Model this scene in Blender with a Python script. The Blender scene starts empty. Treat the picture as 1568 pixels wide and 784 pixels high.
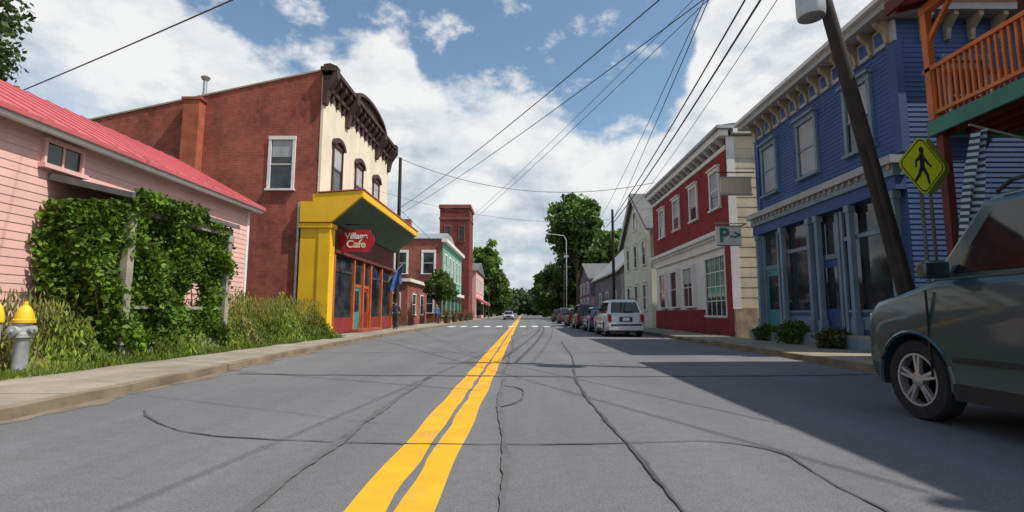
import bpy, math, random, bmesh
import numpy as np
from mathutils import Vector, Matrix
random.seed(7); rng=np.random.default_rng(7)
sc=bpy.context.scene
R=math.radians

# ---------------------------------------------------------------- materials
def nt_new(name):
    m=bpy.data.materials.new(name); m.use_nodes=True
    nt=m.node_tree; b=nt.nodes['Principled BSDF']; return m,nt,b
def add(nt,t,**kw):
    n=nt.nodes.new(t)
    for k,v in kw.items(): setattr(n,k,v)
    return n
def noise(nt,vec,scale,detail=5,rough=.55):
    n=add(nt,'ShaderNodeTexNoise'); n.inputs['Scale'].default_value=scale
    n.inputs['Detail'].default_value=detail; n.inputs['Roughness'].default_value=rough
    nt.links.new(vec,n.inputs['Vector']); return n.outputs['Fac']
def ramp(nt,fac,stops):
    r=add(nt,'ShaderNodeValToRGB'); e=r.color_ramp.elements
    while len(e)<len(stops): e.new(.5)
    for i,(p,c) in enumerate(stops):
        e[i].position=p; e[i].color=(c[0],c[1],c[2],1)
    nt.links.new(fac,r.inputs['Fac']); return r.outputs['Color']
def mixc(nt,fac,a,b,mode='MIX'):
    n=add(nt,'ShaderNodeMix',data_type='RGBA',blend_type=mode)
    for s,v in ((0,fac),(6,a),(7,b)):
        if isinstance(v,(int,float)): n.inputs[s].default_value=v
        elif isinstance(v,tuple): n.inputs[s].default_value=(v[0],v[1],v[2],1)
        else: nt.links.new(v,n.inputs[s])
    return n.outputs[2]
def mth(nt,op,a,b=None,c=None,clamp=False):
    n=add(nt,'ShaderNodeMath',operation=op); n.use_clamp=clamp
    for i,v in enumerate((a,b,c)):
        if v is None: continue
        if isinstance(v,(int,float)): n.inputs[i].default_value=v
        else: nt.links.new(v,n.inputs[i])
    return n.outputs[0]
def bump(nt,b,h,st,dist=.02):
    n=add(nt,'ShaderNodeBump'); n.inputs['Strength'].default_value=st; n.inputs['Distance'].default_value=dist
    nt.links.new(h,n.inputs['Height']); nt.links.new(n.outputs[0],b.inputs['Normal'])
def sc3(c,k): return tuple(min(1,max(0,x*k)) for x in c)
def M(name,col,rough=.75,var=.18,scale=1.2,bst=.25,bsc=35,metal=0,spec=.4,dirt=.25,dirtcol=(.13,.11,.09),coat=0):
    m,nt,b=nt_new(name); tc=add(nt,'ShaderNodeTexCoord').outputs['Object']
    n1=noise(nt,tc,scale,6); c=ramp(nt,n1,[(.3,sc3(col,1-var)),(.7,sc3(col,1+var))])
    mp=add(nt,'ShaderNodeMapping'); mp.inputs['Scale'].default_value=(3,3,.5); nt.links.new(tc,mp.inputs[0])
    n2=noise(nt,mp.outputs[0],1.4,8,.65)
    f=mth(nt,'MULTIPLY',mth(nt,'MULTIPLY_ADD',n2,4,-2.1,True),dirt)
    c=mixc(nt,f,c,dirtcol)
    nt.links.new(c,b.inputs['Base Color'])
    b.inputs['Roughness'].default_value=rough; b.inputs['Metallic'].default_value=metal
    b.inputs['Specular IOR Level'].default_value=spec; b.inputs['Coat Weight'].default_value=coat
    if bst: bump(nt,b,noise(nt,tc,bsc,4),bst,.01)
    return m
def brick(name,c1,c2,mortar,var=.4):
    m,nt,b=nt_new(name); tc=add(nt,'ShaderNodeTexCoord').outputs['Object']
    s=add(nt,'ShaderNodeSeparateXYZ'); nt.links.new(tc,s.inputs[0])
    u=mth(nt,'ADD',s.outputs[0],s.outputs[1]); cb=add(nt,'ShaderNodeCombineXYZ')
    nt.links.new(u,cb.inputs[0]); nt.links.new(s.outputs[2],cb.inputs[1])
    br=add(nt,'ShaderNodeTexBrick'); nt.links.new(cb.outputs[0],br.inputs['Vector'])
    br.inputs['Scale'].default_value=1; br.inputs['Brick Width'].default_value=.23; br.inputs['Row Height'].default_value=.08
    br.inputs['Mortar Size'].default_value=.008
    br.inputs['Color1'].default_value=(*c1,1); br.inputs['Color2'].default_value=(*c2,1); br.inputs['Mortar'].default_value=(*mortar,1)
    n=noise(nt,tc,.7,8,.65)
    k=ramp(nt,n,[(.3,(1-var,)*3),(.5,(1,1,1)),(.72,(1+var,1+var*.8,1+var*.7))])
    c=mixc(nt,1.0,br.outputs['Color'],k,'MULTIPLY')
    n3=noise(nt,tc,5,5); c=mixc(nt,mth(nt,'MULTIPLY_ADD',n3,2.5,-1.2,True),c,sc3(c1,1.35))
    mp=add(nt,'ShaderNodeMapping'); mp.inputs['Scale'].default_value=(1.2,1.2,.18); nt.links.new(tc,mp.inputs[0])
    st=noise(nt,mp.outputs[0],1.6,7,.65); c=mixc(nt,mth(nt,'MULTIPLY',mth(nt,'MULTIPLY_ADD',st,4,-2.0,True),.45),c,(.10,.05,.04))
    nt.links.new(c,b.inputs['Base Color']); b.inputs['Roughness'].default_value=.9; b.inputs['Specular IOR Level'].default_value=.2
    bump(nt,b,br.outputs['Fac'],-.5,.01); return m
def glassm(name,col=(.02,.025,.03),rough=.06):
    m,nt,b=nt_new(name); tc=add(nt,'ShaderNodeTexCoord').outputs['Object']
    c=ramp(nt,noise(nt,tc,1.3,3),[(.35,sc3(col,.5)),(.65,sc3(col,2.2))]); nt.links.new(c,b.inputs['Base Color'])
    b.inputs['Roughness'].default_value=rough; b.inputs['Specular IOR Level'].default_value=.6
    bump(nt,b,noise(nt,tc,.9,2),.05,.05); return m
def carpaint(name,col,metal=.35):
    m,nt,b=nt_new(name); tc=add(nt,'ShaderNodeTexCoord').outputs['Object']
    c=ramp(nt,noise(nt,tc,2,6,.7),[(.3,sc3(col,.85)),(.75,sc3(col,1.1))])
    s=add(nt,'ShaderNodeSeparateXYZ'); nt.links.new(tc,s.inputs[0])
    f=mth(nt,'MULTIPLY',mth(nt,'MULTIPLY_ADD',s.outputs[2],-1.6,.9,True),mth(nt,'MULTIPLY',noise(nt,tc,6,6),.6))
    c=mixc(nt,f,c,(.12,.11,.09)); nt.links.new(c,b.inputs['Base Color'])
    b.inputs['Metallic'].default_value=metal; b.inputs['Roughness'].default_value=.38
    b.inputs['Coat Weight'].default_value=.7; b.inputs['Coat Roughness'].default_value=.08; return m
def leafm(name,tr=.3):
    m,nt,b=nt_new(name); a=add(nt,'ShaderNodeAttribute',attribute_name='Col')
    tc=add(nt,'ShaderNodeTexCoord').outputs['Object']
    k=ramp(nt,noise(nt,tc,1.5,2),[(.3,(.7,.7,.7)),(.7,(1.25,1.25,1.1))])
    c=mixc(nt,1.0,a.outputs['Color'],k,'MULTIPLY'); nt.links.new(c,b.inputs['Base Color'])
    b.inputs['Roughness'].default_value=.6; b.inputs['Specular IOR Level'].default_value=.25
    t=add(nt,'ShaderNodeBsdfTranslucent'); nt.links.new(c,t.inputs['Color'])
    ms=add(nt,'ShaderNodeMixShader'); ms.inputs[0].default_value=tr
    nt.links.new(b.outputs[0],ms.inputs[1]); nt.links.new(t.outputs[0],ms.inputs[2])
    nt.links.new(ms.outputs[0],nt.nodes['Material Output'].inputs[0]); return m

LEAF=leafm('leaf'); BARK=M('bark',(.09,.07,.05),.95,.4,4,.8,12)
GLASS=glassm('window_glass'); GLASSD=glassm('car_glass',(.01,.012,.014),.03)
BRICK=brick('old_brick',(.33,.085,.055),(.235,.06,.042),(.28,.15,.11))
BRICKR=brick('red_painted_brick',(.28,.035,.042),(.22,.028,.034),(.24,.045,.045),.25)
BRICKF=brick('far_brick',(.28,.075,.052),(.21,.058,.043),(.25,.16,.13))
CREAM=M('cream_paint',(.70,.64,.48),.8,.1,.8,.3,20,dirt=.3)
CREAM2=M('cream_wall',(.62,.53,.38),.85,.15,.8,.3,20,dirt=.35)
BROWN=M('brown_trim',(.055,.032,.026),.7,.3)
YEL=M('yellow_paint',(.80,.47,.015),.6,.08,1,.15,dirt=.15)
GRN=M('green_soffit',(.06,.12,.085),.7,.2)
ORG=M('orange_paint',(.48,.11,.025),.6,.2)
REDP=M('red_paint',(.24,.025,.025),.6,.2)
WHITE=M('white_paint',(.72,.70,.66),.65,.08,2,.15,dirt=.25)
GREYP=M('grey_trim',(.36,.38,.38),.7,.15)
PINK=M('pink_clapboard',(.72,.43,.38),.75,.08,1,.2,25,dirt=.2)
REDROOF=M('red_metal_roof',(.55,.12,.13),.5,.12,1,.15,10,.15,dirt=.15)
WOODG=M('weathered_wood',(.28,.26,.20),.9,.25,3,.5,18)
ROOFG=M('grey_shingle',(.12,.12,.12),.95,.3,3,.6,30)
BLUE=M('blue_clapboard',(.045,.09,.235),.7,.15,1,.25,25,dirt=.2,dirtcol=(.06,.08,.13))
LBLUE=M('light_blue_trim',(.17,.245,.30),.65,.15)
TEAL=M('teal_paint',(.05,.24,.23),.6,.15)
TAN=M('tan_trim',(.34,.28,.20),.75,.2)
STONE=M('stone_foundation',(.35,.27,.18),.95,.45,3,.9,6)
ORW=M('orange_wood',(.58,.17,.05),.65,.2,2,.3,20)
DKRED=M('dark_red_wood',(.13,.028,.02),.7,.25)
DKWALL=M('dark_brown_wall',(.13,.05,.03),.8,.3)
GREENF=M('green_fascia',(.05,.20,.15),.6,.2)
LGREEN=M('pale_green_paint',(.16,.42,.30),.7,.15)
CONC=M('concrete',(.27,.24,.185),.95,.25,.9,.5,30,dirt=.5)
KERB=M('kerb_stone',(.21,.165,.11),.95,.4,1.5,.8,12,dirt=.7)
TAR=M('crack_sealer',(.07,.07,.074),.75,.25,4,.3,dirt=.5,dirtcol=(.13,.13,.13))
TARF=M('faded_crack_sealer',(.112,.111,.114),.85,.2,4,.3,dirt=.5,dirtcol=(.15,.15,.15))
POLEW=M('utility_pole_wood',(.040,.031,.027),.95,.35,3,.6,14)
METAL=M('galvanised_metal',(.42,.44,.45),.45,.15,3,.15,metal=.6)
DMETAL=M('dark_sign_post',(.10,.11,.10),.6,.15,3,.15,metal=.4)
BLACK=M('black_plastic',(.02,.02,.02),.6,.3)
TYRE=M('tyre_rubber',(.022,.022,.022),.85,.3)
RIM=M('alloy_rim',(.5,.5,.51),.3,.1,3,0,metal=.7)
TAIL=M('tail_light_red',(.35,.01,.01),.15,.1,3,0,coat=.5)
HEAD=M('headlight',(.6,.62,.65),.1,.1,3,0,coat=.8)
WIRE=M('cable_rubber',(.04,.045,.06),.7,.2)
PURP=M('plum_paint',(.16,.10,.14),.8,.2)
def asphalt():
    m,nt,b=nt_new('asphalt'); tc=add(nt,'ShaderNodeTexCoord').outputs['Object']
    big=noise(nt,tc,.22,6,.6); c=ramp(nt,big,[(.3,(.128,.128,.134)),(.7,(.170,.169,.172))])
    mp=add(nt,'ShaderNodeMapping'); mp.inputs['Scale'].default_value=(1.1,.05,1); nt.links.new(tc,mp.inputs[0])
    tr=noise(nt,mp.outputs[0],1,4); c=mixc(nt,1.0,c,ramp(nt,tr,[(.3,(.86,.86,.86)),(.7,(1.12,1.12,1.12))]),'MULTIPLY')
    fine=noise(nt,tc,70,3,.7); c=mixc(nt,1.0,c,ramp(nt,fine,[(.25,(.55,.55,.55)),(.75,(1.45,1.45,1.45))]),'MULTIPLY')
    mid=noise(nt,tc,9,6,.7); c=mixc(nt,1.0,c,ramp(nt,mid,[(.3,(.88,.88,.88)),(.7,(1.1,1.1,1.1))]),'MULTIPLY')
    sp2=noise(nt,tc,2.1,3,.6); c=mixc(nt,mth(nt,'MULTIPLY',mth(nt,'MULTIPLY_ADD',sp2,14,-9.6,True),.35),c,(.07,.068,.068))
    nt.links.new(c,b.inputs['Base Color']); b.inputs['Roughness'].default_value=.85; b.inputs['Specular IOR Level'].default_value=.3
    bump(nt,b,noise(nt,tc,90,3,.7),.4,.01); return m
ASPH=asphalt()
def roadpaint(name,col,wear=.5):
    m,nt,b=nt_new(name); tc=add(nt,'ShaderNodeTexCoord').outputs['Object']
    c=ramp(nt,noise(nt,tc,3,6),[(.3,sc3(col,.85)),(.7,sc3(col,1.1))])
    n=noise(nt,tc,34,6,.8); n2=noise(nt,tc,1.7,5,.6)
    f=mth(nt,'MULTIPLY_ADD',mth(nt,'ADD',n,mth(nt,'MULTIPLY',n2,.8)),6,-6.3+wear,True)
    c=mixc(nt,mth(nt,'MULTIPLY',f,.6),c,(.17,.16,.14)); nt.links.new(c,b.inputs['Base Color']); b.inputs['Roughness'].default_value=.8; return m
YLINE=roadpaint('yellow_road_paint',(.80,.37,.008)); WLINE=roadpaint('white_road_paint',(.7,.7,.68),.6)
def groundm():
    m,nt,b=nt_new('grass_and_soil'); tc=add(nt,'ShaderNodeTexCoord').outputs['Object']
    c=ramp(nt,noise(nt,tc,.3,8,.7),[(.3,(.06,.10,.025)),(.55,(.09,.13,.04)),(.75,(.16,.14,.08))])
    c=mixc(nt,1.0,c,ramp(nt,noise(nt,tc,14,5,.7),[(.3,(.6,.6,.6)),(.7,(1.3,1.3,1.3))]),'MULTIPLY')
    nt.links.new(c,b.inputs['Base Color']); b.inputs['Roughness'].default_value=1; bump(nt,b,noise(nt,tc,20,4),.8,.03); return m
GROUND=groundm()

# ---------------------------------------------------------------- builder
class B:
    def __init__(s,name,loc=(0,0,0),T=None):
        s.e=bpy.data.objects.new(name,None); s.e.location=loc; s.e.empty_display_size=.3
        sc.collection.objects.link(s.e); s.loc=Vector(loc); s.parts={}; s.T=T
    def add(s,p,m,vs,fs):
        k=(p,m.name); q=s.parts.setdefault(k,[[],[],m]); o=len(q[0])
        q[0].extend(vs); q[1].extend([tuple(i+o for i in f) for f in fs])
    def box(s,p,m,x0,x1,y0,y1,z0,z1):
        v=[(x,y,z) for x in(x0,x1) for y in(y0,y1) for z in(z0,z1)]
        s.add(p,m,v,[(0,1,3,2),(4,6,7,5),(0,4,5,1),(2,3,7,6),(0,2,6,4),(1,5,7,3)])
    def fpt(s,f,pl,u,z,d):
        return {'+x':(pl+d,u,z),'-x':(pl-d,u,z),'-y':(u,pl-d,z),'+y':(u,pl+d,z)}[f]
    def fb(s,p,m,f,pl,u0,u1,z0,z1,d0,d1):
        a=s.fpt(f,pl,u0,z0,d0); b=s.fpt(f,pl,u1,z1,d1)
        s.box(p,m,min(a[0],b[0]),max(a[0],b[0]),min(a[1],b[1]),max(a[1],b[1]),z0,z1)
    def prism(s,p,m,ax,pts,a0,a1):
        n=len(pts)
        def q(a,t): return {'x':(a,t[0],t[1]),'y':(t[0],a,t[1]),'z':(t[0],t[1],a)}[ax]
        v=[q(a0,t) for t in pts]+[q(a1,t) for t in pts]
        f=[tuple(range(n)),tuple(range(2*n-1,n-1,-1))]+[(i,(i+1)%n,(i+1)%n+n,i+n) for i in range(n)]
        s.add(p,m,v,f)
    def tube(s,p,m,pts,rad,seg=8):
        pts=[Vector(t) for t in pts]; vs=[];fs=[]
        if not hasattr(rad,'__len__'): rad=[rad]*len(pts)
        for i,t in enumerate(pts):
            d=(pts[min(i+1,len(pts)-1)]-pts[max(i-1,0)]).normalized()
            a=d.cross(Vector((0,0,1)) if abs(d.z)<.9 else Vector((1,0,0))).normalized(); b=d.cross(a)
            for k in range(seg):
                th=2*math.pi*k/seg; vs.append(tuple(t+(a*math.cos(th)+b*math.sin(th))*rad[i]))
        for i in range(len(pts)-1):
            for k in range(seg):
                fs.append((i*seg+k,i*seg+(k+1)%seg,(i+1)*seg+(k+1)%seg,(i+1)*seg+k))
        fs.append(tuple(range(seg))); fs.append(tuple((len(pts)-1)*seg+k for k in range(seg))[::-1])
        s.add(p,m,vs,fs)
    def lathe(s,p,m,prof,c,ax='z',seg=20,cap=True):
        vs=[];fs=[]
        for r,h in prof:
            for k in range(seg):
                t=2*math.pi*k/seg; a,b=r*math.cos(t),r*math.sin(t)
                v={'z':(a,b,h),'x':(h,a,b),'y':(a,h,b)}[ax]; vs.append((v[0]+c[0],v[1]+c[1],v[2]+c[2]))
        for i in range(len(prof)-1):
            for k in range(seg): fs.append((i*seg+k,i*seg+(k+1)%seg,(i+1)*seg+(k+1)%seg,(i+1)*seg+k))
        if cap: fs.append(tuple(range(seg))); fs.append(tuple((len(prof)-1)*seg+k for k in range(seg)))
        s.add(p,m,vs,fs)
    def clap(s,p,m,f,pl,u0,u1,z0,z1,step=.14,lim=None):
        z=z0; vs=[];fs=[]
        while z<z1-.01:
            zt=min(z+step,z1); a0,a1=(u0,u1) if lim is None else lim((z+zt)/2)
            if a1>a0:
                o=len(vs)
                vs+= [s.fpt(f,pl,a0,z,.022),s.fpt(f,pl,a1,z,.022),s.fpt(f,pl,a1,zt,.009),s.fpt(f,pl,a0,zt,.009),s.fpt(f,pl,a0,z,.006),s.fpt(f,pl,a1,z,.006)]
                fs+= [(o,o+1,o+2,o+3),(o,o+4,o+5,o+1)]
            z+=step
        s.add(p,m,vs,fs)
    def win(s,f,pl,uc,w,z0,z1,trim,glass=None,fr=.1,vm=0,hm=1,hood=0,blind=None,base=.03,sill=True):
        g=glass or GLASS; u0,u1=uc-w/2,uc+w/2
        s.fb('window_glass',g,f,pl,u0,u1,z0,z1,0,base+.008)
        s.fb('window_frames',trim,f,pl,u0-fr,u0,z0,z1,0,base+.07); s.fb('window_frames',trim,f,pl,u1,u1+fr,z0,z1,0,base+.07)
        s.fb('window_frames',trim,f,pl,u0-fr-.01,u1+fr+.01,z1,z1+fr*1.3,0,base+.085)
        if sill: s.fb('window_sills',trim,f,pl,u0-fr-.05,u1+fr+.05,z0-.09,z0,0,base+.14)
        for i in range(vm):
            u=u0+w*(i+1)/(vm+1); s.fb('window_muntins',trim,f,pl,u-.02,u+.02,z0,z1,0,base+.03)
        for i in range(hm):
            z=z0+(z1-z0)*(i+1)/(hm+1); s.fb('window_muntins',trim,f,pl,u0,u1,z-.025,z+.025,0,base+.036)
        if hood: s.fb('window_hoods',trim,f,pl,u0-fr-.06,u1+fr+.06,z1+fr*1.3,z1+fr*1.3+hood,0,base+.18)
        if blind:
            s.fb('window_blinds',GREYP,f,pl,u0+.04,u1-.04,z1-(z1-z0)*blind,z1-.02,base,base+.013)
    def fin(s,smooth=(),bevel={},angle=35):
        obs=[]
        for (p,mn),(vs,fs,m) in s.parts.items():
            me=bpy.data.meshes.new(p)
            if s.T is not None: vs=[tuple(s.T@Vector(v)) for v in vs]
            me.from_pydata(vs,[],fs); me.materials.append(m)
            if p not in('boards',):
                bm=bmesh.new(); bm.from_mesh(me); bmesh.ops.recalc_face_normals(bm,faces=bm.faces); bm.to_mesh(me); bm.free()
            if p in smooth or smooth=='all':
                for q in me.polygons: q.use_smooth=True
                me.set_sharp_from_angle(angle=R(angle))
            o=bpy.data.objects.new(p,me); sc.collection.objects.link(o)
            o.parent=s.e; o.matrix_parent_inverse=Matrix.Translation(-s.loc)
            if p in bevel:
                bv=o.modifiers.new('bev','BEVEL'); bv.width=bevel[p]; bv.segments=3; bv.limit_method='ANGLE'; bv.angle_limit=R(25)
            obs.append(o)
        return obs
def leafobj(name,P,size,col,parent=None,loc=(0,0,0),asp=.55,upright=0.,mat=None):
    N=len(P); a=rng.normal(size=(N,3)); a/=np.linalg.norm(a,axis=1)[:,None]
    if upright: a[:,:2]*=(1-upright); a[:,2]=np.abs(a[:,2])+upright; a/=np.linalg.norm(a,axis=1)[:,None]
    r=rng.normal(size=(N,3)); b=np.cross(a,r); b/=np.linalg.norm(b,axis=1)[:,None]
    s=(size*rng.uniform(.6,1.3,N))[:,None]
    V=np.stack([P-a*s,P+b*s*asp-a*s*.1,P+a*s,P-b*s*asp-a*s*.1],1).reshape(-1,3)
    F=np.arange(4*N).reshape(-1,4)
    me=bpy.data.meshes.new(name); me.from_pydata(V.tolist(),[],F.tolist()); me.materials.append(mat or LEAF)
    ca=me.color_attributes.new('Col','FLOAT_COLOR','POINT')
    C=np.ones((N,4)); C[:,:3]=np.clip(col,0,1); ca.data.foreach_set('color',np.repeat(C,4,axis=0).ravel())
    o=bpy.data.objects.new(name,me); sc.collection.objects.link(o)
    if parent:
        o.parent=parent; o.matrix_parent_inverse=Matrix.Translation(-Vector(loc))
    return o
def colvar(base,N,v=.3,yel=.25):
    b=np.array(base); k=rng.uniform(1-v,1+v,N)[:,None]; y=rng.uniform(0,yel,N)[:,None]
    return b*k+np.array([[.07,.04,-.005]])*y
def tree(name,base,H,rx,rz,zc,nc=120,npc=90,leaf=.28,col=(.07,.12,.03),tr=.3,fl=.42,cl=(.16,.32)):
    b=B(name,base); x,y,z=base
    b.tube('trunk',BARK,[(x,y,z-.2),(x+.1,y,z+H*.2),(x-.1,y+.1,z+H*.45),(x+.1,y,z+H*.8)],[tr*1.3,tr,tr*.7,tr*.15],8)
    cs=[];rs=[]
    for i in range(nc):
        th=random.uniform(0,2*math.pi); ph=math.asin(random.uniform(-1,1)); rr=random.uniform(.05,1)**.5
        rad=rr*(1+.16*math.sin(3*th+x)+.1*math.cos(5*ph+y)); tap=1-.25*max(0,math.sin(ph))
        c=(x+rx*rad*tap*math.cos(th)*math.cos(ph),y+rx*rad*tap*math.sin(th)*math.cos(ph),z+zc+rz*rad*math.sin(ph))
        cs.append(c); rs.append(rx*random.uniform(*cl))
    for i in range(0,nc,max(1,nc//9)):
        c=cs[i]; s0=(x,y,z+min(H*.6,max(H*.25,(c[2]-z)*.6)))
        md=tuple((s0[k]+c[k])/2+(.3 if k==2 else 0) for k in range(3))
        b.tube('limbs',BARK,[s0,md,c],[tr*.4,tr*.25,tr*.06],5)
    P=[];C=[]
    for c,r in zip(cs,rs):
        d=rng.normal(size=(npc,3)); d/=np.linalg.norm(d,axis=1)[:,None]
        q=d*(r*rng.uniform(.25,1.25,npc)**.7)[:,None]; q[:,2]*=.75; P.append(np.array(c)+q)
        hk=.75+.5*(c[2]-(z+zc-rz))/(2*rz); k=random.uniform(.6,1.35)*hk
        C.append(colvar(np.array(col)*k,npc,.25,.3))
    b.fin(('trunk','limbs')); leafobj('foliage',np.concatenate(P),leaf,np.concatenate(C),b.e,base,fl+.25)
    return b.e
def shrub(name,c,r,h,n=1500,leaf=.06,col=(.07,.12,.03)):
    b=B(name,c); 
    for i in range(6):
        t=random.uniform(0,6.3); b.tube('stems',BARK,[c,(c[0]+r*.5*math.cos(t),c[1]+r*.5*math.sin(t),c[2]+h*.7)],[.02,.006],5)
    b.fin(); d=rng.normal(size=(n,3)); d/=np.linalg.norm(d,axis=1)[:,None]
    th=np.arctan2(d[:,1],d[:,0]); k=(rng.uniform(.3,1,n)**.5)*(1+.2*np.sin(4*th+c[0])+.15*np.sin(7*d[:,2]))
    P=np.array(c)+d*k[:,None]*np.array([r,r,h*.5])+np.array([0,0,h*.5])
    leafobj('foliage',P,leaf,colvar(col,n,.4,.4),b.e,c)

# ---------------------------------------------------------------- camera, light, sky
cam=bpy.data.cameras.new('camera'); co=bpy.data.objects.new('camera',cam); sc.collection.objects.link(co)
cam.sensor_width=36; cam.lens=18; cam.shift_x=-.0102; cam.clip_start=.05; cam.clip_end=5000
co.location=(0,0,1.1); co.rotation_euler=(R(96.4),0,0); sc.camera=co
SE,SA=55,108
sv=Vector((math.sin(R(SA))*math.cos(R(SE)),math.cos(R(SA))*math.cos(R(SE)),math.sin(R(SE))))
sl=bpy.data.lights.new('sun','SUN'); sl.energy=4.7; sl.angle=R(.5); sl.color=(1,.95,.87)
so=bpy.data.objects.new('sun',sl); sc.collection.objects.link(so); so.rotation_euler=sv.to_track_quat('Z','Y').to_euler(); so.location=(20,-5,30)
w=bpy.data.worlds.new('World'); sc.world=w; w.use_nodes=True; nt=w.node_tree; nt.nodes.clear()
sky=add(nt,'ShaderNodeTexSky',sky_type='NISHITA'); sky.sun_disc=False; sky.sun_elevation=R(SE); sky.sun_rotation=R(SA); sky.air_density=1.0; sky.dust_density=1.2
tcg=add(nt,'ShaderNodeTexCoord').outputs['Generated']; sp=add(nt,'ShaderNodeSeparateXYZ'); nt.links.new(tcg,sp.inputs[0])
az=mth(nt,'ARCTAN2',sp.outputs[0],sp.outputs[1]); el=mth(nt,'ARCSINE',sp.outputs[2])
azn=mth(nt,'MULTIPLY_ADD',az,1/R(120),.5,True)
fc=add(nt,'ShaderNodeFloatCurve'); nt.links.new(azn,fc.inputs['Value']); cv=fc.mapping.curves[0]
prof=[(-60,24),(-45,27),(-41,29),(-36,29),(-32.5,27),(-27,24.5),(-24,25),(-21,26),(-17,28),(-13.5,28.5),(-11.5,24.5),(-8,23.5),(0,23.5),(5,22),(8,19),(14,18.5),(18,23),(21,31),(27,37),(37,37),(60,25)]
pts=[((a+60)/120,e/50) for a,e in prof]
cv.points[0].location=pts[0]; cv.points[1].location=pts[-1]
for q in pts[1:-1]: cv.points.new(*q)
fc.mapping.update()
top=mth(nt,'MULTIPLY',fc.outputs[0],R(50))
mp=add(nt,'ShaderNodeMapping'); mp.inputs['Scale'].default_value=(1,1,1.5); mp.inputs['Location'].default_value=(3.1,1.7,.4); nt.links.new(tcg,mp.inputs[0])
n1=noise(nt,mp.outputs[0],6.5,8,.58); n2=noise(nt,mp.outputs[0],9,6,.6); n3=noise(nt,mp.outputs[0],3.6,6,.6)
d=mth(nt,'ADD',mth(nt,'SUBTRACT',top,el),mth(nt,'MULTIPLY_ADD',n1,.30,-.14))
m1=add(nt,'ShaderNodeMapRange',interpolation_type='SMOOTHSTEP'); m1.inputs['From Min'].default_value=-.015; m1.inputs['From Max'].default_value=.035; nt.links.new(d,m1.inputs['Value'])
m2=add(nt,'ShaderNodeMapRange',interpolation_type='SMOOTHSTEP'); m2.inputs['From Min'].default_value=.53; m2.inputs['From Max'].default_value=.70; nt.links.new(n2,m2.inputs['Value'])
m3=add(nt,'ShaderNodeMapRange',interpolation_type='SMOOTHSTEP'); m3.inputs['From Min'].default_value=.28; m3.inputs['From Max'].default_value=.46; nt.links.new(n3,m3.inputs['Value'])
mask=mth(nt,'MAXIMUM',mth(nt,'MULTIPLY',m1.outputs[0],mth(nt,'MULTIPLY_ADD',m3.outputs[0],.6,.4)),mth(nt,'MULTIPLY',m2.outputs[0],.85))
mp2=add(nt,'ShaderNodeMapping'); mp2.inputs['Location'].default_value=(3.02,1.7,.28); mp2.inputs['Scale'].default_value=(1,1,1.9); nt.links.new(tcg,mp2.inputs[0])
n4=noise(nt,mp2.outputs[0],6.5,7,.6)
low=mth(nt,'MULTIPLY_ADD',el,-2.2,.78,True)
sh=mth(nt,'ADD',mth(nt,'MULTIPLY_ADD',n4,3.2,-1.5),mth(nt,'MULTIPLY',low,.62))
edge=mth(nt,'MULTIPLY_ADD',d,6,0,True); sh=mth(nt,'MULTIPLY',sh,mth(nt,'MULTIPLY_ADD',edge,.75,.25),None,True)
ccol=ramp(nt,sh,[(0,(.97,.975,.98)),(.4,(.70,.76,.82)),(1,(.33,.44,.54))])
skc=mixc(nt,1.0,sky.outputs[0],(1.0,1.1,1.03),'MULTIPLY')
bg1=add(nt,'ShaderNodeBackground'); bg1.inputs[1].default_value=.145
bg2=add(nt,'ShaderNodeBackground'); bg2.inputs[1].default_value=.92
nt.links.new(skc,bg1.inputs[0]); nt.links.new(ccol,bg2.inputs[0])
mx=add(nt,'ShaderNodeMixShader'); nt.links.new(mask,mx.inputs[0]); nt.links.new(bg1.outputs[0],mx.inputs[1]); nt.links.new(bg2.outputs[0],mx.inputs[2])
wo=add(nt,'ShaderNodeOutputWorld'); nt.links.new(mx.outputs[0],wo.inputs[0])
sc.view_settings.view_transform='Standard'; sc.view_settings.look='None'; sc.view_settings.exposure=0

# ---------------------------------------------------------------- ground, road
def sheet(name,rows,z,mat,thick=0):
    vs=[];fs=[]
    for y,a,b2 in rows: vs+=[(a,y,z),(b2,y,z)]
    n=len(rows)
    for i in range(n-1): fs.append((2*i,2*i+1,2*i+3,2*i+2))
    if thick:
        o=len(vs)
        for y,a,b2 in rows: vs+=[(a,y,z-thick),(b2,y,z-thick)]
        for i in range(n-1):
            fs.append((2*i,2*i+2,o+2*i+2,o+2*i)); fs.append((2*i+1,o+2*i+1,o+2*i+3,2*i+3))
        fs.append((0,o,o+1,1)); fs.append((2*n-2,2*n-1,o+2*n-1,o+2*n-2))
    me=bpy.data.meshes.new(name); me.from_pydata(vs,[],fs); me.materials.append(mat)
    o=bpy.data.objects.new(name,me); sc.collection.objects.link(o); return o
sheet('ground',[(-1500,-1500,1500),(1500,-1500,1500)],-.03,GROUND)
LK=[(-40,-5.3),(0,-5.3),(5,-5.35),(8,-5.5),(12,-5.9),(17,-6.3),(22,-6.6),(30,-6.8),(60,-6.9),(400,-6.9)]
def lk(y):
    for (a,b1),(c,d1) in zip(LK,LK[1:]):
        if a<=y<=c: return b1+(d1-b1)*(y-a)/(c-a)
    return -6.9
RK=6.6
ys=[-40,-10,0,3,5,7,8,9,10,11,12,13.5,15,17,19,22,26,30,36,45,60,100,200,400]
sheet('road',[(y,lk(y)-.02,RK+.02) for y in ys],0,ASPH)
ks=list(np.arange(-4,46,.3)); kf=[-40]+ks+[60,100,400]
def kw(y): return .02*math.sin(y*1.3)+.025*math.sin(y*3.7)+.012*math.sin(y*9.1) if -4<y<46 else 0
sheet('kerb',[(y,lk(y)-.19,lk(y)+kw(y)) for y in kf],.12,KERB,.15)
sheet('kerb',[(y,RK-kw(y+5)*.5,RK+.16) for y in kf],.13,KERB,.16)
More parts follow.
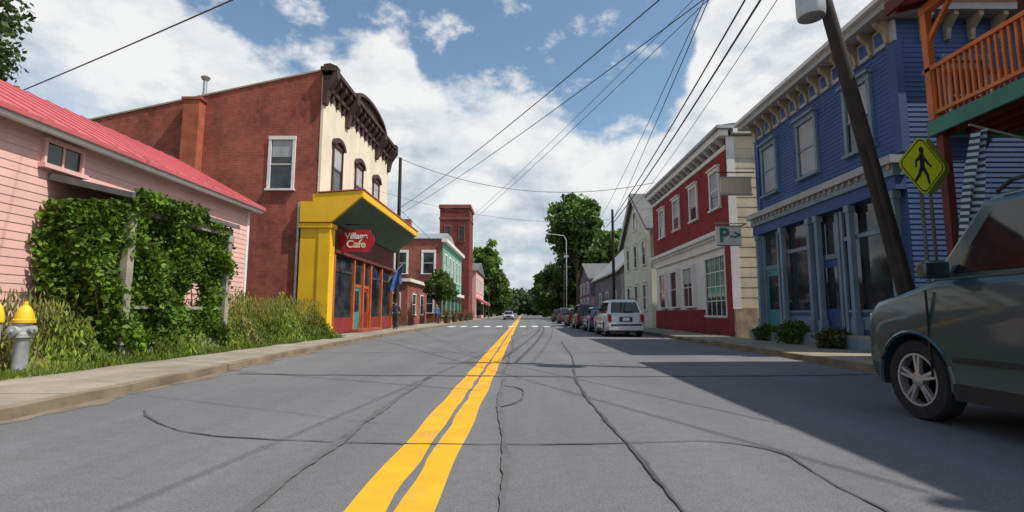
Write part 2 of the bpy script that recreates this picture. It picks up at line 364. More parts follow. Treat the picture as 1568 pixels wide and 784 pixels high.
GUT=M('gutter_dirt',(.17,.14,.10),.95,.35,2,.6,15,dirt=.5)
sheet('gutter_dirt',[(y,lk(y)-.01,lk(y)+.2+.08*math.sin(y*2.3)+.05*math.sin(y*5.1)+.03*math.sin(y*13)) for y in np.arange(2,46,.15)],.004,GUT)
sheet('gutter_dirt',[(y,RK-.16-.06*math.sin(y*2.9)-.03*math.sin(y*11),RK) for y in np.arange(2,46,.15)],.004,GUT)
def walk(name,x0f,x1f,y0,y1,z,step=1.5):
    b=B(name,(0,y0,0)); y=y0
    while y<y1:
        t=min(y+step-.02,y1); a0,a1,c0,c1=x0f(y),x0f(t),x1f(y),x1f(t)
        dz=random.uniform(-.006,.006)
        vs=[(a0,y,z+dz),(c0,y,z+dz),(c1,t,z+dz*.3),(a1,t,z+dz*.3)]
        vs+=[(v[0],v[1],z-.15) for v in vs]
        b.add('slabs',CONC,vs,[(0,1,2,3),(4,7,6,5),(0,4,5,1),(1,5,6,2),(2,6,7,3),(3,7,4,0)]); y+=step
    b.fin(); return b
def vb(y): return -7.75 if y<20 else (-7.4 if y<22.6 else -8.85)
walk('sidewalk',vb,lambda y:lk(y)-.2,-4,44,.115)
walk('sidewalk',lambda y:RK+.17,lambda y:8.9,-4,44,.125)
sheet('sidewalk',[(44,-9.6,lk(44)-.2),(300,-9.6,-7.1)],.11,CONC,.15)
sheet('sidewalk',[(44,RK+.17,9),(300,RK+.17,9)],.11,CONC,.15)
DL=np.concatenate([np.arange(-6,12,.25),np.arange(12,60,2),[80,120,180,300]])
sheet('yellow_centre_line',[(y,-1.0+.01*math.sin(y*3),-.77+.01*math.sin(y*5)+.005*math.sin(y*19)) for y in DL],.004,YLINE)
sheet('yellow_centre_line',[(y,-.715+.01*math.sin(y*4)+.005*math.sin(y*17),-.50+.01*math.sin(y*2.7)) for y in DL],.004,YLINE)
bb=B('zebra_crossing',(0,44,0))
for i in range(13):
    x=-6.2+i*1.0
    bb.add('bars',WLINE,[(x,42,.009),(x+.5,42,.009),(x+.5,45.2,.009),(x,45.2,.009)],[(0,1,2,3)])
bb.fin()
def smoothpts(pts):
    for _ in range(3):
        q=[pts[0]]
        for a,c in zip(pts,pts[1:]): q+=[(a[0]*.75+c[0]*.25,a[1]*.75+c[1]*.25),(a[0]*.25+c[0]*.75,a[1]*.25+c[1]*.75)]
        pts=q+[pts[-1]]
    return pts
def ribbon(b,pts,w,z,wob=.05,mat=None):
    P=[]; pts=smoothpts(pts)
    for (x0,y0),(x1,y1) in zip(pts,pts[1:]):
        n=max(1,int(math.hypot(x1-x0,y1-y0)/.08))
        for i in range(n): P.append((x0+(x1-x0)*i/n,y0+(y1-y0)*i/n))
    P.append(pts[-1]); ph=random.uniform(0,9); s=0
    vs=[];fs=[]
    for i,(x,y) in enumerate(P):
        a=P[max(0,i-1)]; c=P[min(len(P)-1,i+1)]; dx,dy=c[0]-a[0],c[1]-a[1]; l=math.hypot(dx,dy) or 1; s+=l/2
        nx,ny=-dy/l,dx/l; o=wob*(math.sin(s*1.3+ph)+.5*math.sin(s*3.7+ph*2)+.4*math.sin(s*11)+.3*math.sin(s*23+1)); ww=w*(.75+.35*math.sin(s*4+ph)+.45*random.random())/2
        vs+=[(x+nx*(o-ww),y+ny*(o-ww),z),(x+nx*(o+ww),y+ny*(o+ww),z)]
    for i in range(len(P)-1): fs.append((2*i,2*i+1,2*i+3,2*i+2))
    b.add('sealed_cracks',mat or TAR,vs,fs)
tb=B('road_crack_seals',(0,6,0))
ribbon(tb,[(-4.3,6.0),(-3.9,5.5),(-3.2,4.9),(-2.3,4.6),(-.5,4.45),(1,4.5),(1.7,4.6),(2.1,4.2),(1.98,3.6),(2.05,2.9),(1.98,2.2)],.022,.008,.012)
ribbon(tb,[(-5.2,9.55),(-3,9.35),(0,9.15),(3.5,9.15),(6.4,9.5)],.13,.0085,.02,TARF)
ribbon(tb,[(-1.62,9.1),(-1.6,5),(-1.5,1.5)],.075,.012,.01,TARF)
ribbon(tb,[(-.32,8.8),(-.3,6.6),(-.18,5),(-.12,3.5),(-.1,1.5)],.05,.0125,.012,TARF)
ribbon(tb,[(-.3,8),(0,7.7),(.02,6.9),(-.12,6.4),(-.3,6.2)],.035,.0127,.015,TARF)
ribbon(tb,[(1.5,20),(1.3,14),(1.12,11),(.95,9.8),(.85,8.2),(.86,5),(.93,1.5)],.033,.0121,.012)
ribbon(tb,[(-.55,26),(-.3,18),(-.35,9.1)],.04,.0123,.02,TARF)
ribbon(tb,[(-6,14.5),(0,14.9),(6,14.6)],.04,.0124,.03,TARF)
tb.fin()

# ---------------------------------------------------------------- pink house
b=B('pink_clapboard_house',(-13,11,0))
b.box('walls',PINK,-16,-10,2,18.4,-.1,4.9)
b.clap('boards',PINK,'+x',-10,2,18.4,.5,4.85,.17)
b.clap('boards',PINK,'+y',18.4,-16,-10,.5,4.85,.17)
b.box('foundation',STONE,-16.05,-9.95,1.95,18.45,-.1,.5)
b.box('corner_boards',WHITE,-10.0,-9.955,18.3,18.44,.5,4.8)
b.box('fascia',WHITE,-9.75,-9.62,1.6,18.7,4.78,4.98)
b.box('soffit',GREYP,-10.0,-9.76,1.6,18.7,4.84,4.9)
b.prism('roof',REDROOF,'y',[(-9.55,4.98),(-12.95,6.86),(-16.4,4.98),(-16.4,4.88),(-12.95,6.74),(-9.55,4.88)],1.6,18.75)
b.prism('gable',PINK,'y',[(-10,4.86),(-12.95,6.7),(-16,4.86)],2,18.4)
for y in np.arange(1.8,18.8,.55):
    b.prism('roof_seams',REDROOF,'y',[(-9.55,4.98),(-12.95,6.86),(-12.95,6.885),(-9.55,5.005)],y,y+.03)
b.win('+x',-10,10.8,.85,4.2,4.68,PINK,vm=1,hm=0,fr=.06)
b.win('+x',-10,8.85,.7,4.2,4.68,PINK,vm=1,hm=0,fr=.06)
b.win('+x',-10,12.9,1.0,1.1,2.9,WHITE,vm=0,hm=1,fr=.12)
b.win('+x',-10,16.4,.8,1.5,3.1,WHITE,vm=0,hm=1,fr=.1)
b.box('porch_deck',WOODG,-9.96,-8.3,10.7,14.5,0,.45)
b.prism('porch_roof',ROOFG,'y',[(-9.95,4.05),(-8.15,3.62),(-8.15,3.5),(-9.95,3.9)],10.5,14.6)
b.box('porch_beam',WOODG,-8.5,-8.28,10.6,14.5,3.25,3.49)
b.box('porch_beam',WOODG,-9.96,-8.5,10.6,10.78,3.25,3.49); b.box('porch_beam',WOODG,-9.96,-8.5,14.32,14.5,3.25,3.49)
for y in (10.72,14.34): 
    b.box('porch_posts',WOODG,-8.42,-8.26,y-.07,y+.11,.45,3.25); b.box('porch_posts',WOODG,-8.45,-8.23,y-.1,y+.14,3.1,3.24)
b.box('porch_rail',WOODG,-8.43,-8.36,10.83,14.27,1.2,1.27)
b.fin()
def vine():
    P=[]
    n=36000
    y=rng.uniform(10.5,14.5,n); z=rng.uniform(.3,3.52,n)
    hole=((y>12.85)&(y<13.45)&(z>1.2)&(z<2.2))
    thin=((y>13.0)&(z>3.1+.2*np.sin(y*5)))&(rng.random(n)<.5)
    dens=rng.random(n)< (.97+.3*np.sin(y*3.1+z*2.2)*np.sin(z*4))
    k=(~hole)&dens&(~thin); y=y[k]; z=z[k]
    x=-8.46+.10*rng.normal(size=len(y))+.1*np.sin(y*4+z*3)+.07*np.sin(z*7+y*2); P.append(np.stack([x,y,z],1))
    n=10000; x=rng.uniform(-9.95,-8.4,n); z=rng.uniform(.3,3.45,n); y=10.55+.12*rng.normal(size=n)+.1*np.sin(x*6+z*3)
    P.append(np.stack([x,y,z],1))
    n=1500; y=rng.uniform(10.6,13,n); x=-8.15+rng.normal(0,.07,n); z=3.55+rng.normal(0,.09,n); P.append(np.stack([x,y,z],1))
    P=np.concatenate(P)
    k=.6+.7*(.5+.5*np.sin(P[:,1]*3.7+P[:,2]*2.9)*np.sin(P[:,2]*5.1-P[:,1]))
    C=colvar((.09,.18,.022),len(P),.4,.6)*k[:,None]
    e=B('climbing_vine',(-8.4,11,0))
    for i in range(14):
        y0=random.uniform(10.6,14.2); e.tube('stems',BARK,[(-8.5,y0,.1),(-8.5+random.uniform(-.1,.1),y0+random.uniform(-.4,.4),1.5),(-8.5,y0+random.uniform(-.6,.6),3.2)],[.02,.015,.008],5)
    e.fin(); leafobj('foliage',P,.062,C,e.e,(-8.4,11,0),.7)
vine()
def weeds():
    n=52000; y=rng.uniform(5.5,22.6,n); x=rng.uniform(-10.2,-7.72,n)
    dist=-(x+7.72); hmax=np.clip(.2+.85*dist,.18,1.3)*(.7+.3*np.sin(y*2.1+x*3)+.22*np.sin(y*5.3)+.12*np.sin(y*11+x*7))
    nearc=np.clip((9.8-y)/1.5,0,1); hmax=hmax*(1-.72*nearc*(x>-9.3))
    far=(y>16)&(x<-8.8); hmax[far]+=.3
    k=~((y>10.4)&(y<14.6)&(x<-8.55)); k&=~((np.hypot(x+8.45,y-8.75)<.28)&(rng.random(n)<.85))
    y=y[k];x=x[k];hmax=np.maximum(hmax[k],.1);n=len(y)
    z=.02+hmax*rng.uniform(0,1,n)**.75
    P=np.stack([x+.04*np.sin(z*9),y,z],1)
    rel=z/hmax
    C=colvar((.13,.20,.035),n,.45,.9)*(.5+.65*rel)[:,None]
    patch=(.5+.5*np.sin(y*1.3+x*2))[:,None]; C=C*(.75+.5*patch)
    dry=((np.sin(y*2.7+x*1.9)+np.sin(y*.9)>1.3)&(rng.random(n)<.4))|((y>8.6)&(y<10.3)&(x<-8.7)&(rng.random(n)<.3)); C[dry]=colvar((.27,.24,.09),dry.sum(),.3,.3)
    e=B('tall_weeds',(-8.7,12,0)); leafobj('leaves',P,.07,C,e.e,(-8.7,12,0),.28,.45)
    m=2600; y=rng.uniform(14.6,22,m); x=rng.uniform(-9.8,-8.3,m); z=1.15+rng.uniform(-.3,.5,m)
    leafobj('seed_heads',np.stack([x,y,z],1),.08,colvar((.24,.26,.07),m,.3,.4),e.e,(-8.7,12,0),.16,.8)
    m=1500; y=rng.uniform(8.9,10.4,m); x=rng.uniform(-9.7,-8.8,m); z=rng.uniform(.3,1.6,m)*(1-.3*rng.random(m))
    leafobj('dry_stalks',np.stack([x,y,z],1),.08,colvar((.22,.22,.08),m,.35,.3),e.e,(-8.7,12,0),.2,.6)
    m=14000; y=rng.uniform(3.5,22,m); x=-7.66-rng.exponential(.3,m)+.05*np.sin(y*3); P=np.stack([x,y,.08+rng.uniform(0,.12,m)],1)
    leafobj('grass_fringe',P,.05,colvar((.12,.19,.04),m,.4,.7),e.e,(-8.7,12,0),.18,.7)
weeds()

# ---------------------------------------------------------------- yellow-porch brick building
b=B('brick_commercial_building',(-14,29,0))
b.prism('walls',BRICK,'y',[(-20.5,-.1),(-20.5,10.1),(-9.5,12.6),(-9.5,-.1)],23.3,35)
b.prism('parapet_coping',TAN,'y',[(-20.6,10.1),(-20.6,10.18),(-9.5,12.69),(-9.5,12.61)],23.25,23.6)
b.prism('roof',ROOFG,'y',[(-20.5,10.0),(-20.5,10.06),(-9.6,12.55),(-9.6,12.5)],23.62,35.1)
b.box('front_facade',CREAM,-9.498,-9.42,23.3,35,5.2,12.3)
b.box('corner_quoins',CREAM,-9.52,-9.40,23.27,23.5,5.2,12.3)
F=-9.42
for uc in (25.3,28.7,32.1):
    b.win('+x',F,uc,1.15,7.1,9.4,BROWN,fr=.12,vm=0,hm=1,base=.02,blind=.45)
    b.prism('arched_hoods',BROWN,'x',[(uc-.8,9.45)]+[(uc-.8*math.cos(t),9.5+.42*math.sin(t)) for t in np.linspace(0,math.pi,9)]+[(uc+.8,9.45)]+[(uc+.6*math.cos(t),9.45+.25*math.sin(t)) for t in np.linspace(0,math.pi,9)],F,F+.2)
    b.prism('arch_glass',GLASS,'x',[(uc+.6*math.cos(t),9.4+.24*math.sin(t)) for t in np.linspace(0,math.pi,9)],F,F+.02)
b.box('string_course',BROWN,F,F+.1,23.5,35,6.45,6.6)
b.box('cornice',BROWN,F,F+.22,23.2,35.05,11.75,11.95)
b.box('cornice',BROWN,F,F+.42,23.1,35.1,12.3,12.5)
b.box('cornice',BROWN,F-.1,F+.58,23.0,35.2,12.5,12.7)
b.box('cornice_frieze',BROWN,F,F+.12,23.2,35.0,11.95,12.3)
for y in np.arange(23.35,35,.78):
    b.prism('cornice_brackets',BROWN,'y',[(F,11.35),(F+.12,11.4),(F+.2,11.8),(F+.5,12.2),(F+.5,12.5),(F,12.5)],y-.11,y+.11)
for y in (23.3,34.85,26.4,31.9):
    b.prism('cornice_end_brackets',BROWN,'y',[(F,10.9),(F+.15,10.95),(F+.28,11.6),(F+.66,12.2),(F+.66,12.75),(F+.3,12.9),(F,12.85)],y-.2,y+.2)
arc=[(26.5+5.3*t,12.7+.55*math.sin(math.pi*t)**.6) for t in np.linspace(0,1,17)]
b.prism('cornice_arch',BROWN,'x',arc,F-.1,F+.45)
arc2=[(26.3+5.7*t,12.78+.62*math.sin(math.pi*t)**.6) for t in np.linspace(0,1,17)]
b.prism('cornice_arch_cap',BROWN,'x',arc2+[(q[0]*.97+29.15*.03,q[1]-.16) for q in arc2[::-1]],F-.15,F+.65)
b.win('-y',23.3,-11.25,1.0,6.85,9.2,WHITE,fr=.13,hm=1,base=.0,blind=.35)
b.win('-y',23.3,-17.5,.9,6.2,8.2,WHITE,fr=.13,hm=1,base=.0)
b.box('chimney',M('orange_brick_stack',(.34,.095,.05),.9,.25,2,.5,20),-15.75,-15.0,22.85,23.3,0,11.0)
b.box('chimney_cap',BRICK,-15.83,-14.92,22.8,23.3,11.0,11.12)
b.lathe('vent_pipe',METAL,[(.09,11.2),(.09,12.3),(.14,12.32),(.22,12.45),(.1,12.55)],(-15.35,23.7,0),'z',12)
b.box('downpipe',METAL,-10.35,-10.25,23.18,23.28,.3,6.2)
b.tube('service_conduit',METAL,[(-9.95,23.2,0),(-9.95,23.2,5.6),(-10.1,23.15,5.9)],.04,6)
S=-8.85
b.box('shopfront_core',DKRED,-9.49,-9.0,23.6,35,0.0,5.3)
b.box('yellow_side_wall',YEL,-10.15,-8.86,23.15,23.6,0,6.2)
b.box('yellow_pier',YEL,-9.3,S+.08,23.1,23.72,0,5.2)
b.box('pier_base',YEL,-9.3,S+.13,23.05,23.78,0,.5); b.box('pier_cap',YEL,-10.2,S+.14,23.04,23.78,5.0,5.2)
b.prism('canopy',YEL,'y',[(-9.6,6.2),(-9.6,6.55),(-7.3,6.72),(-7.3,6.4),(-7.42,6.4),(-8.72,5.25),(-10.15,5.25),(-10.15,6.2)],23.0,23.2)
b.prism('canopy_fascia',YEL,'y',[(-7.42,6.38),(-7.3,6.38),(-7.3,6.74),(-7.42,6.74)],23.2,35.3)
b.prism('canopy_roof',REDROOF,'y',[(-9.42,6.6),(-7.25,6.75),(-7.25,6.79),(-9.42,6.64)],22.95,35.35)
b.prism('canopy_soffit',GRN,'y',[(-8.74,5.27),(-7.43,6.4),(-7.43,6.5),(-9.4,6.5),(-9.4,5.27)],23.21,35.2)
b.box('shop_fascia',DKRED,-8.99,S,23.8,35,4.1,5.25)
b.box('shop_cornice',DKRED,-8.99,S+.1,23.82,35,3.95,4.1)
for y in [24.0,26.9,28.5,29.9,32.2,34.8]: b.box('orange_posts',ORG,-8.99,S+.03,y-.09,y+.09,.15,3.95)
b.box('step',BRICK,-8.95,-8.35,26.5,31,0,.28)
for y0,y1,k in [(24.15,26.75,'w'),(27.05,28.35,'d'),(28.65,29.75,'d'),(30.05,32.05,'w'),(32.35,34.65,'w')]:
    if k=='w':
        b.box('bulkhead',REDP,-8.99,S-.04,y0,y1,.15,.9); b.box('shop_glass',GLASS,-8.99,S-.07,y0,y1,.9,3.1); b.box('transom_bar',BROWN,-8.99,S-.03,y0,y1,3.1,3.22); b.box('transom_glass',GLASS,-8.99,S-.07,y0,y1,3.22,3.95)
    else:
        b.box('door',TEAL if y0<28 else REDP,-8.99,S-.1,y0+.12,y1-.12,.28,2.5); b.box('door_glass',GLASS,-8.99,S-.085,y0+.3,y1-.3,1.2,2.3); b.box('door_frame',ORG,-8.99,S-.06,y0,y1,2.5,2.65); b.box('transom_glass',GLASS,-8.99,S-.07,y0,y1,2.65,3.95)
        b.box('door_jamb',ORG,-8.99,S-.06,y0,y0+.1,.28,2.5); b.box('door_jamb',ORG,-8.99,S-.06,y1-.1,y1,.28,2.5)
b.fin()
SG=M('sign_red',(.42,.015,.02),.45,.1,2,.05); b=B('hanging_shop_sign',(-8.05,24.6,4.6))
out=[]
for t in np.linspace(0,2*math.pi,40,endpoint=False):
    r=1+.07*math.cos(6*t); out.append((-8.05+.82*r*math.copysign(abs(math.cos(t))**.55,math.cos(t)),4.6+.56*r*math.copysign(abs(math.sin(t))**.6,math.sin(t))))
b.prism('board',SG,'y',out,24.55,24.62)
b.tube('bracket',BLACK,[(-8.9,24.6,5.4),(-7.2,24.6,5.4)],.03,6)
b.tube('chain',BLACK,[(-8.5,24.6,5.1),(-8.5,24.6,5.4)],.012,4); b.tube('chain',BLACK,[(-7.6,24.6,5.1),(-7.6,24.6,5.4)],.012,4)
b.fin()
def text(name,s,size,loc,rot,mat,parent,ploc,ext=.006,bold=0):
    c=bpy.data.curves.new(name,'FONT'); c.body=s; c.size=size; c.extrude=ext; c.offset=bold; c.align_x='CENTER'; c.align_y='CENTER'
    o=bpy.data.objects.new(name,c); sc.collection.objects.link(o); o.data.materials.append(mat)
    o.parent=parent; o.matrix_parent_inverse=Matrix.Translation(-Vector(ploc)); o.location=loc; o.rotation_euler=rot; return o
text('lettering','Village',.42,(-8.05,24.54,4.82),(R(90),0,R(0)),WHITE,b.e,(-8.05,24.6,4.6),.006,.012)
text('lettering','Cafe',.5,(-8.05,24.54,4.42),(R(90),0,0),CREAM,b.e,(-8.05,24.6,4.6),.006,.012)
b=B('shop_flag',(-8.2,33.5,3.6)); vs=[];fs=[]
b.tube('pole',WHITE,[(-8.8,33.5,3.2),(-7.9,33.5,4.3)],.025,6)
for i in range(9):
    for j in range(7): vs.append((-8.75+.14*j+.02*math.sin(i),33.5+.08*math.sin(j*1.7+i*.4),3.5-.14*i+.12*j))
for i in range(8):
    for j in range(6): o=i*7+j; fs.append((o,o+1,o+8,o+7))
b.add('cloth',M('blue_cloth',(.08,.16,.38),.9,.2),vs,fs); b.fin(('cloth',))

# ---------------------------------------------------------------- far left buildings
b=B('brick_green_front_building',(-13,72,0))
b.box('walls',BRICKF,-17,-9.9,63,82,0,10.2)
b.box('roof_slab',ROOFG,-17.1,-9.8,62.9,82.1,10.2,10.35)
b.prism('hip_roof',METAL,'x',[(62.8,10.35),(70,12.1),(74,12.1),(82.2,10.35)],-17,-10.3)
b.box('chimney',BRICKF,-15.2,-14.2,64,65,10.3,13.0)
b.box('green_facade',LGREEN,-9.899,-9.8,63,82,3.6,10.2)
b.box('cornice',WHITE,-10,-9.3,62.7,82.2,9.9,10.3)
b.box('shop_cornice',WHITE,-9.9,-9.3,63,82,3.5,3.9)
for y in (65,68.5,72,75.5,79): b.win('+x',-9.8,y,1.4,5.5,8.4,WHITE,fr=.2,base=.02)
for y in (64.5,68.5,72.5,76.5,80.5): b.win('+x',-9.9,y,2.8,.8,3.2,LGREEN,fr=.2,base=.02,vm=1,hm=0)
b.win('-y',63,-11.6,1.3,6.0,8.6,WHITE,fr=.25,base=0); b.win('-y',63,-15,1.3,6.0,8.6,WHITE,fr=.25,base=0); b.win('-y',63,-11.8,1.6,1.2,3.4,WHITE,fr=.2,base=0)
b.fin()
b=B('brick_tower',(-12,91,0))
b.box('walls',brick('tower_brick',(.19,.04,.032),(.15,.032,.027),(.17,.07,.06)),-14.4,-9.2,88,94,0,19.4); b.box('belt',BRICKF,-14.5,-9.1,87.9,94.1,17.4,17.8); b.box('parapet',BRICKF,-14.6,-9.0,87.8,94.2,19.4,20.0)
for x in (-13,-10.6): b.win('-y',88,x,.9,13.5,16.2,BRICKF,fr=.15,base=0)
b.fin()
b=B('pink_shop_building',(-12,106,0))
b.box('walls',PINK,-16,-8.8,97,116,0,9.2); b.prism('roof',ROOFG,'x',[(96.5,9.2),(106,11.5),(116.5,9.2)],-16.2,-8.5)
for y in (99,103,107,111,114.5): b.win('+x',-8.8,y,1.3,5.2,7.7,WHITE,fr=.2,base=.02)
b.prism('awning',M('pink_canvas',(.5,.12,.16),.8,.1),'y',[(-8.8,4.2),(-6.9,3.1),(-6.9,2.7),(-8.8,3.9)],97.5,110)
b.box('shop_glass',GLASS,-8.82,-8.75,98,115,.8,3.2); b.win('-y',97,-11,1.3,5.2,7.7,WHITE,fr=.2,base=0); b.fin()
b=B('brick_annex',(-12,46,0))
b.box('walls',BRICKF,-16,-11.2,50,60,0,4.2); b.box('roof_slab',WHITE,-16.1,-10.9,49.8,60.2,4.2,4.5)
b.win('-y',50,-12.6,1.3,1.2,3.0,WHITE,base=0); b.win('+x',-11.2,53,1.5,1,3,WHITE,base=0); b.win('+x',-11.2,57,1.5,1,3,WHITE,base=0); b.fin()

# ---------------------------------------------------------------- blue building
b=B('blue_clapboard_building',(14,16,0)); P0=9.5
b.box('walls',BLUE,P0,20,12.4,20.2,-.1,8.6)
b.clap('boards',BLUE,'-x',P0,12.4,20.2,5.1,8.1,.13); b.clap('boards',BLUE,'-y',12.4,P0,20,.3,8.5,.13)
b.box('corner_board',BLUE,P0-.06,P0-.002,19.95,20.24,5.1,8.2); b.box('corner_board',BLUE,P0-.06,P0+.14,12.33,12.6,5.1,8.2)
b.box('frieze',GREYP,P0-.08,P0,12.3,20.3,8.0,8.55)
b.box('cornice',GREYP,P0-.55,P0+.1,11.95,20.6,8.62,8.82); b.box('cornice_cap',WHITE,P0-.68,P0+.1,11.85,20.7,8.82,8.94)
b.box('side_cornice',GREYP,P0+.1,20,11.95,12.39,8.62,8.82); b.box('side_cornice',WHITE,P0+.1,20,11.85,12.39,8.82,8.94)
b.box('roof',ROOFG,P0,20.1,12.4,20.3,8.6,8.8)
for y in np.arange(12.5,20.3,.62): b.prism('brackets',TAN,'y',[(P0-.08,8.0),(P0-.14,8.02),(P0-.2,8.3),(P0-.42,8.5),(P0-.42,8.62),(P0-.08,8.62)],y-.055,y+.055)
for y in np.arange(12.8,20.2,.62): b.box('frieze_panels',BLUE,P0-.1,P0-.08,y-.16,y+.16,8.12,8.45)
for x in np.arange(10.2,16,.62): b.prism('side_brackets',TAN,'x',[(12.39,8.0),(12.3,8.02),(12.25,8.3),(12.0,8.5),(12.0,8.62),(12.39,8.62)],x-.055,x+.055)
for y in (13.9,16.5,19.1): b.win('-x',P0,y,.95,5.65,7.45,LBLUE,fr=.13,hm=1,hood=.08,blind=.95 if y>14 else .5)
b.win('-y',12.4,11.2,.9,5.65,7.45,LBLUE,fr=.13,hm=1)
b.box('shop_cornice',GREYP,P0-.5,P0-.03,12.2,20.3,4.78,4.98); b.box('shop_cornice',LBLUE,P0-.38,P0-.03,12.3,20.2,4.5,4.78)
for y in np.arange(12.4,20.2,.3): b.box('dentils',TAN,P0-.43,P0-.38,y-.05,y+.05,4.66,4.78)
b.box('shop_beam',BLUE,P0-.3,P0-.03,12.35,20.2,4.15,4.5)
b.box('deck',WOODG,8.95,P0-.001,12.3,20.2,0,.5); b.box('deck_skirt',LBLUE,8.9,8.95,12.3,20.2,.13,.44)
for y in (12.55,14.3,15.9,16.35,18.1,19.95):
    b.box('columns',LBLUE,P0-.3,P0-.15,y-.075,y+.075,.5,4.15); b.box('column_caps',LBLUE,P0-.33,P0-.12,y-.11,y+.11,3.95,4.14); b.box('column_bases',LBLUE,P0-.33,P0-.12,y-.11,y+.11,.5,.9)
def shop(b,pl,y0,y1,trim,bulk,z0=.5,z1=4.1,door=False):
    if door:
        b.box('doors',bulk,pl-.05,pl,y0,y1,z0,2.75); b.box('door_glass',GLASS,pl-.06,pl-.05,y0+.2,y1-.2,1.25,2.5); b.box('transom',GLASS,pl-.04,pl,y0,y1,2.9,z1); b.box('door_head',trim,pl-.08,pl,y0,y1,2.75,2.9)
    else:
        b.box('bulkheads',bulk,pl-.08,pl,y0,y1,z0,1.15); b.box('shop_windows',GLASS,pl-.05,pl,y0,y1,1.2,3.2); b.box('transom',GLASS,pl-.05,pl,y0,y1,3.32,z1); b.box('rails',trim,pl-.1,pl,y0,y1,3.2,3.32); b.box('rails',trim,pl-.11,pl,y0,y1,1.13,1.2)
        b.box('panels',trim,pl-.095,pl-.08,y0+.15,y1-.15,.65,1.0)
    for y in (y0,y1): b.box('jambs',trim,pl-.12,pl,y-.06,y+.06,z0,z1)
shop(b,P0,12.9,14.9,LBLUE,BLUE); shop(b,P0,15.1,16.2,LBLUE,BLUE,door=True); shop(b,P0,16.4,18.4,LBLUE,BLUE); shop(b,P0,18.7,19.8,LBLUE,TEAL,door=True)
b.fin()

# ---------------------------------------------------------------- orange balcony building
b=B('orange_balcony_building',(14,6,0))
b.box('walls',DKWALL,10.3,20,-3,10.0,-.1,8.0)
b.clap('boards',DKWALL,'-x',10.3,-3,10,.3,7.5,.15); b.clap('boards',DKWALL,'+y',10,10.3,20,.3,7.5,.15)
b.box('deck',ORW,8.35,10.27,-3,10.0,4.86,4.98); b.box('green_fascia',GREENF,8.28,8.35,-3,10.12,4.68,4.98); b.box('green_fascia',GREENF,8.35,10.28,10.0,10.12,4.68,4.98)
for x in np.arange(8.6,10.2,.4): b.box('joists',DKRED,x-.03,x+.03,-3,10,4.68,4.86)
b.box('top_rail',ORW,8.27,8.39,-3,10.1,6.0,6.08); b.box('bottom_rail',ORW,8.3,8.36,-3,10.05,5.08,5.15)
b.box('top_rail',ORW,8.39,10.28,9.98,10.1,6.0,6.08); b.box('bottom_rail',ORW,8.36,10.28,10.0,10.06,5.08,5.15)
for y in np.arange(-3,9.95,.125): b.box('balusters',ORW,8.305,8.35,y,y+.045,5.15,6.0)
for x in np.arange(8.5,10.25,.125): b.box('balusters',ORW,x,x+.045,10.01,10.05,5.15,6.0)
for y in (9.98,7.0,4.0,1.0,-2): 
    b.box('posts',ORW,8.27,8.4,y-.07,y+.07,4.985,7.25); b.box('lower_posts',DKRED,8.4,8.55,y-.08,y+.08,.12,4.68)
    b.prism('post_braces',ORW,'x',[(y-.7,7.24),(y-.6,7.24),(y-.06,6.75),(y-.06,6.6)],8.3,8.37)
b.prism('roof',REDROOF,'y',[(7.75,7.55),(10.6,8.3),(20,8.3),(20,8.1),(10.6,8.1),(7.75,7.42)],-3.3,10.2)
b.box('roof_fascia',DKRED,7.68,7.76,-3.3,10.22,7.36,7.62); b.box('roof_beam',ORW,8.25,8.42,-3,10.05,7.25,7.42)
for y in np.arange(-3,10.1,.5): b.prism('rafters',DKRED,'y',[(7.8,7.32),(10.3,7.95),(10.3,8.05),(7.8,7.41)],y,y+.07)
for y in (3.5,8.5,6): b.win('-x',10.3,y,1,5.3,7.0,ORW,fr=.12,base=.03)
b.win('-x',10.3,8.2,1.5,1.0,3.0,ORW,fr=.12,vm=1,base=.03); b.win('-x',10.3,4.7,1.8,1.0,3.0,ORW,fr=.12,vm=1,base=.03)
b.box('door',DKRED,10.2,10.26,5.9,6.9,.2,2.4)
b.fin()

# ---------------------------------------------------------------- red building
b=B('red_brick_shop_building',(14,29,0)); P1=9.3
b.box('walls',BRICKR,P1,20,22.7,36,4.9,9.2); b.box('lower_walls',WHITE,P1+.15,19.9,22.8,36,-.1,4.9)
b.box('side_wall',CREAM2,P1+.02,20.05,22.6,22.7,1.3,9.15); b.box('side_foundation',STONE,P1+.02,20.1,22.5,22.7,-.1,1.3)
b.box('side_trim',WHITE,P1-.05,P1+.3,22.55,22.6,1.3,9.1); b.clap('boards',CREAM2,'-y',22.6,P1+.3,20,1.35,9.0,.45)
b.box('cornice',WHITE,P1-.4,P1,22.4,36.2,9.1,9.4); b.box('cornice_top',GREYP,P1-.55,P1+.2,22.25,36.3,9.4,9.55); b.box('side_cornice',WHITE,P1+.2,20,22.3,22.7,9.2,9.5)
b.box('frieze',WHITE,P1-.08,P1,22.7,36,8.55,8.75)
b.prism('roof',ROOFG,'y',[(P1-.5,9.55),(14,10.3),(20,9.55)],22.3,36.2)
for y in np.arange(23,36,.8): b.prism('brackets',GREYP,'y',[(P1,8.75),(P1-.12,8.77),(P1-.34,9.0),(P1-.34,9.1),(P1,9.1)],y-.1,y+.1)
for y in (24.2,27.3,30.4,33.6): b.win('-x',P1,y,1.05,6.1,7.85,WHITE,fr=.13,base=.01,blind=.6,hood=.07)
b.box('shop_cornice',WHITE,P1-.3,P1+.14,22.7,36,4.75,4.95); b.box('shop_fascia',WHITE,P1-.02,P1+.14,22.75,36,4.2,4.75)
for y in np.arange(22.9,36,.35): b.box('dentils',WHITE,P1-.2,P1-.02,y-.07,y+.07,4.6,4.74)
Q=P1+.15
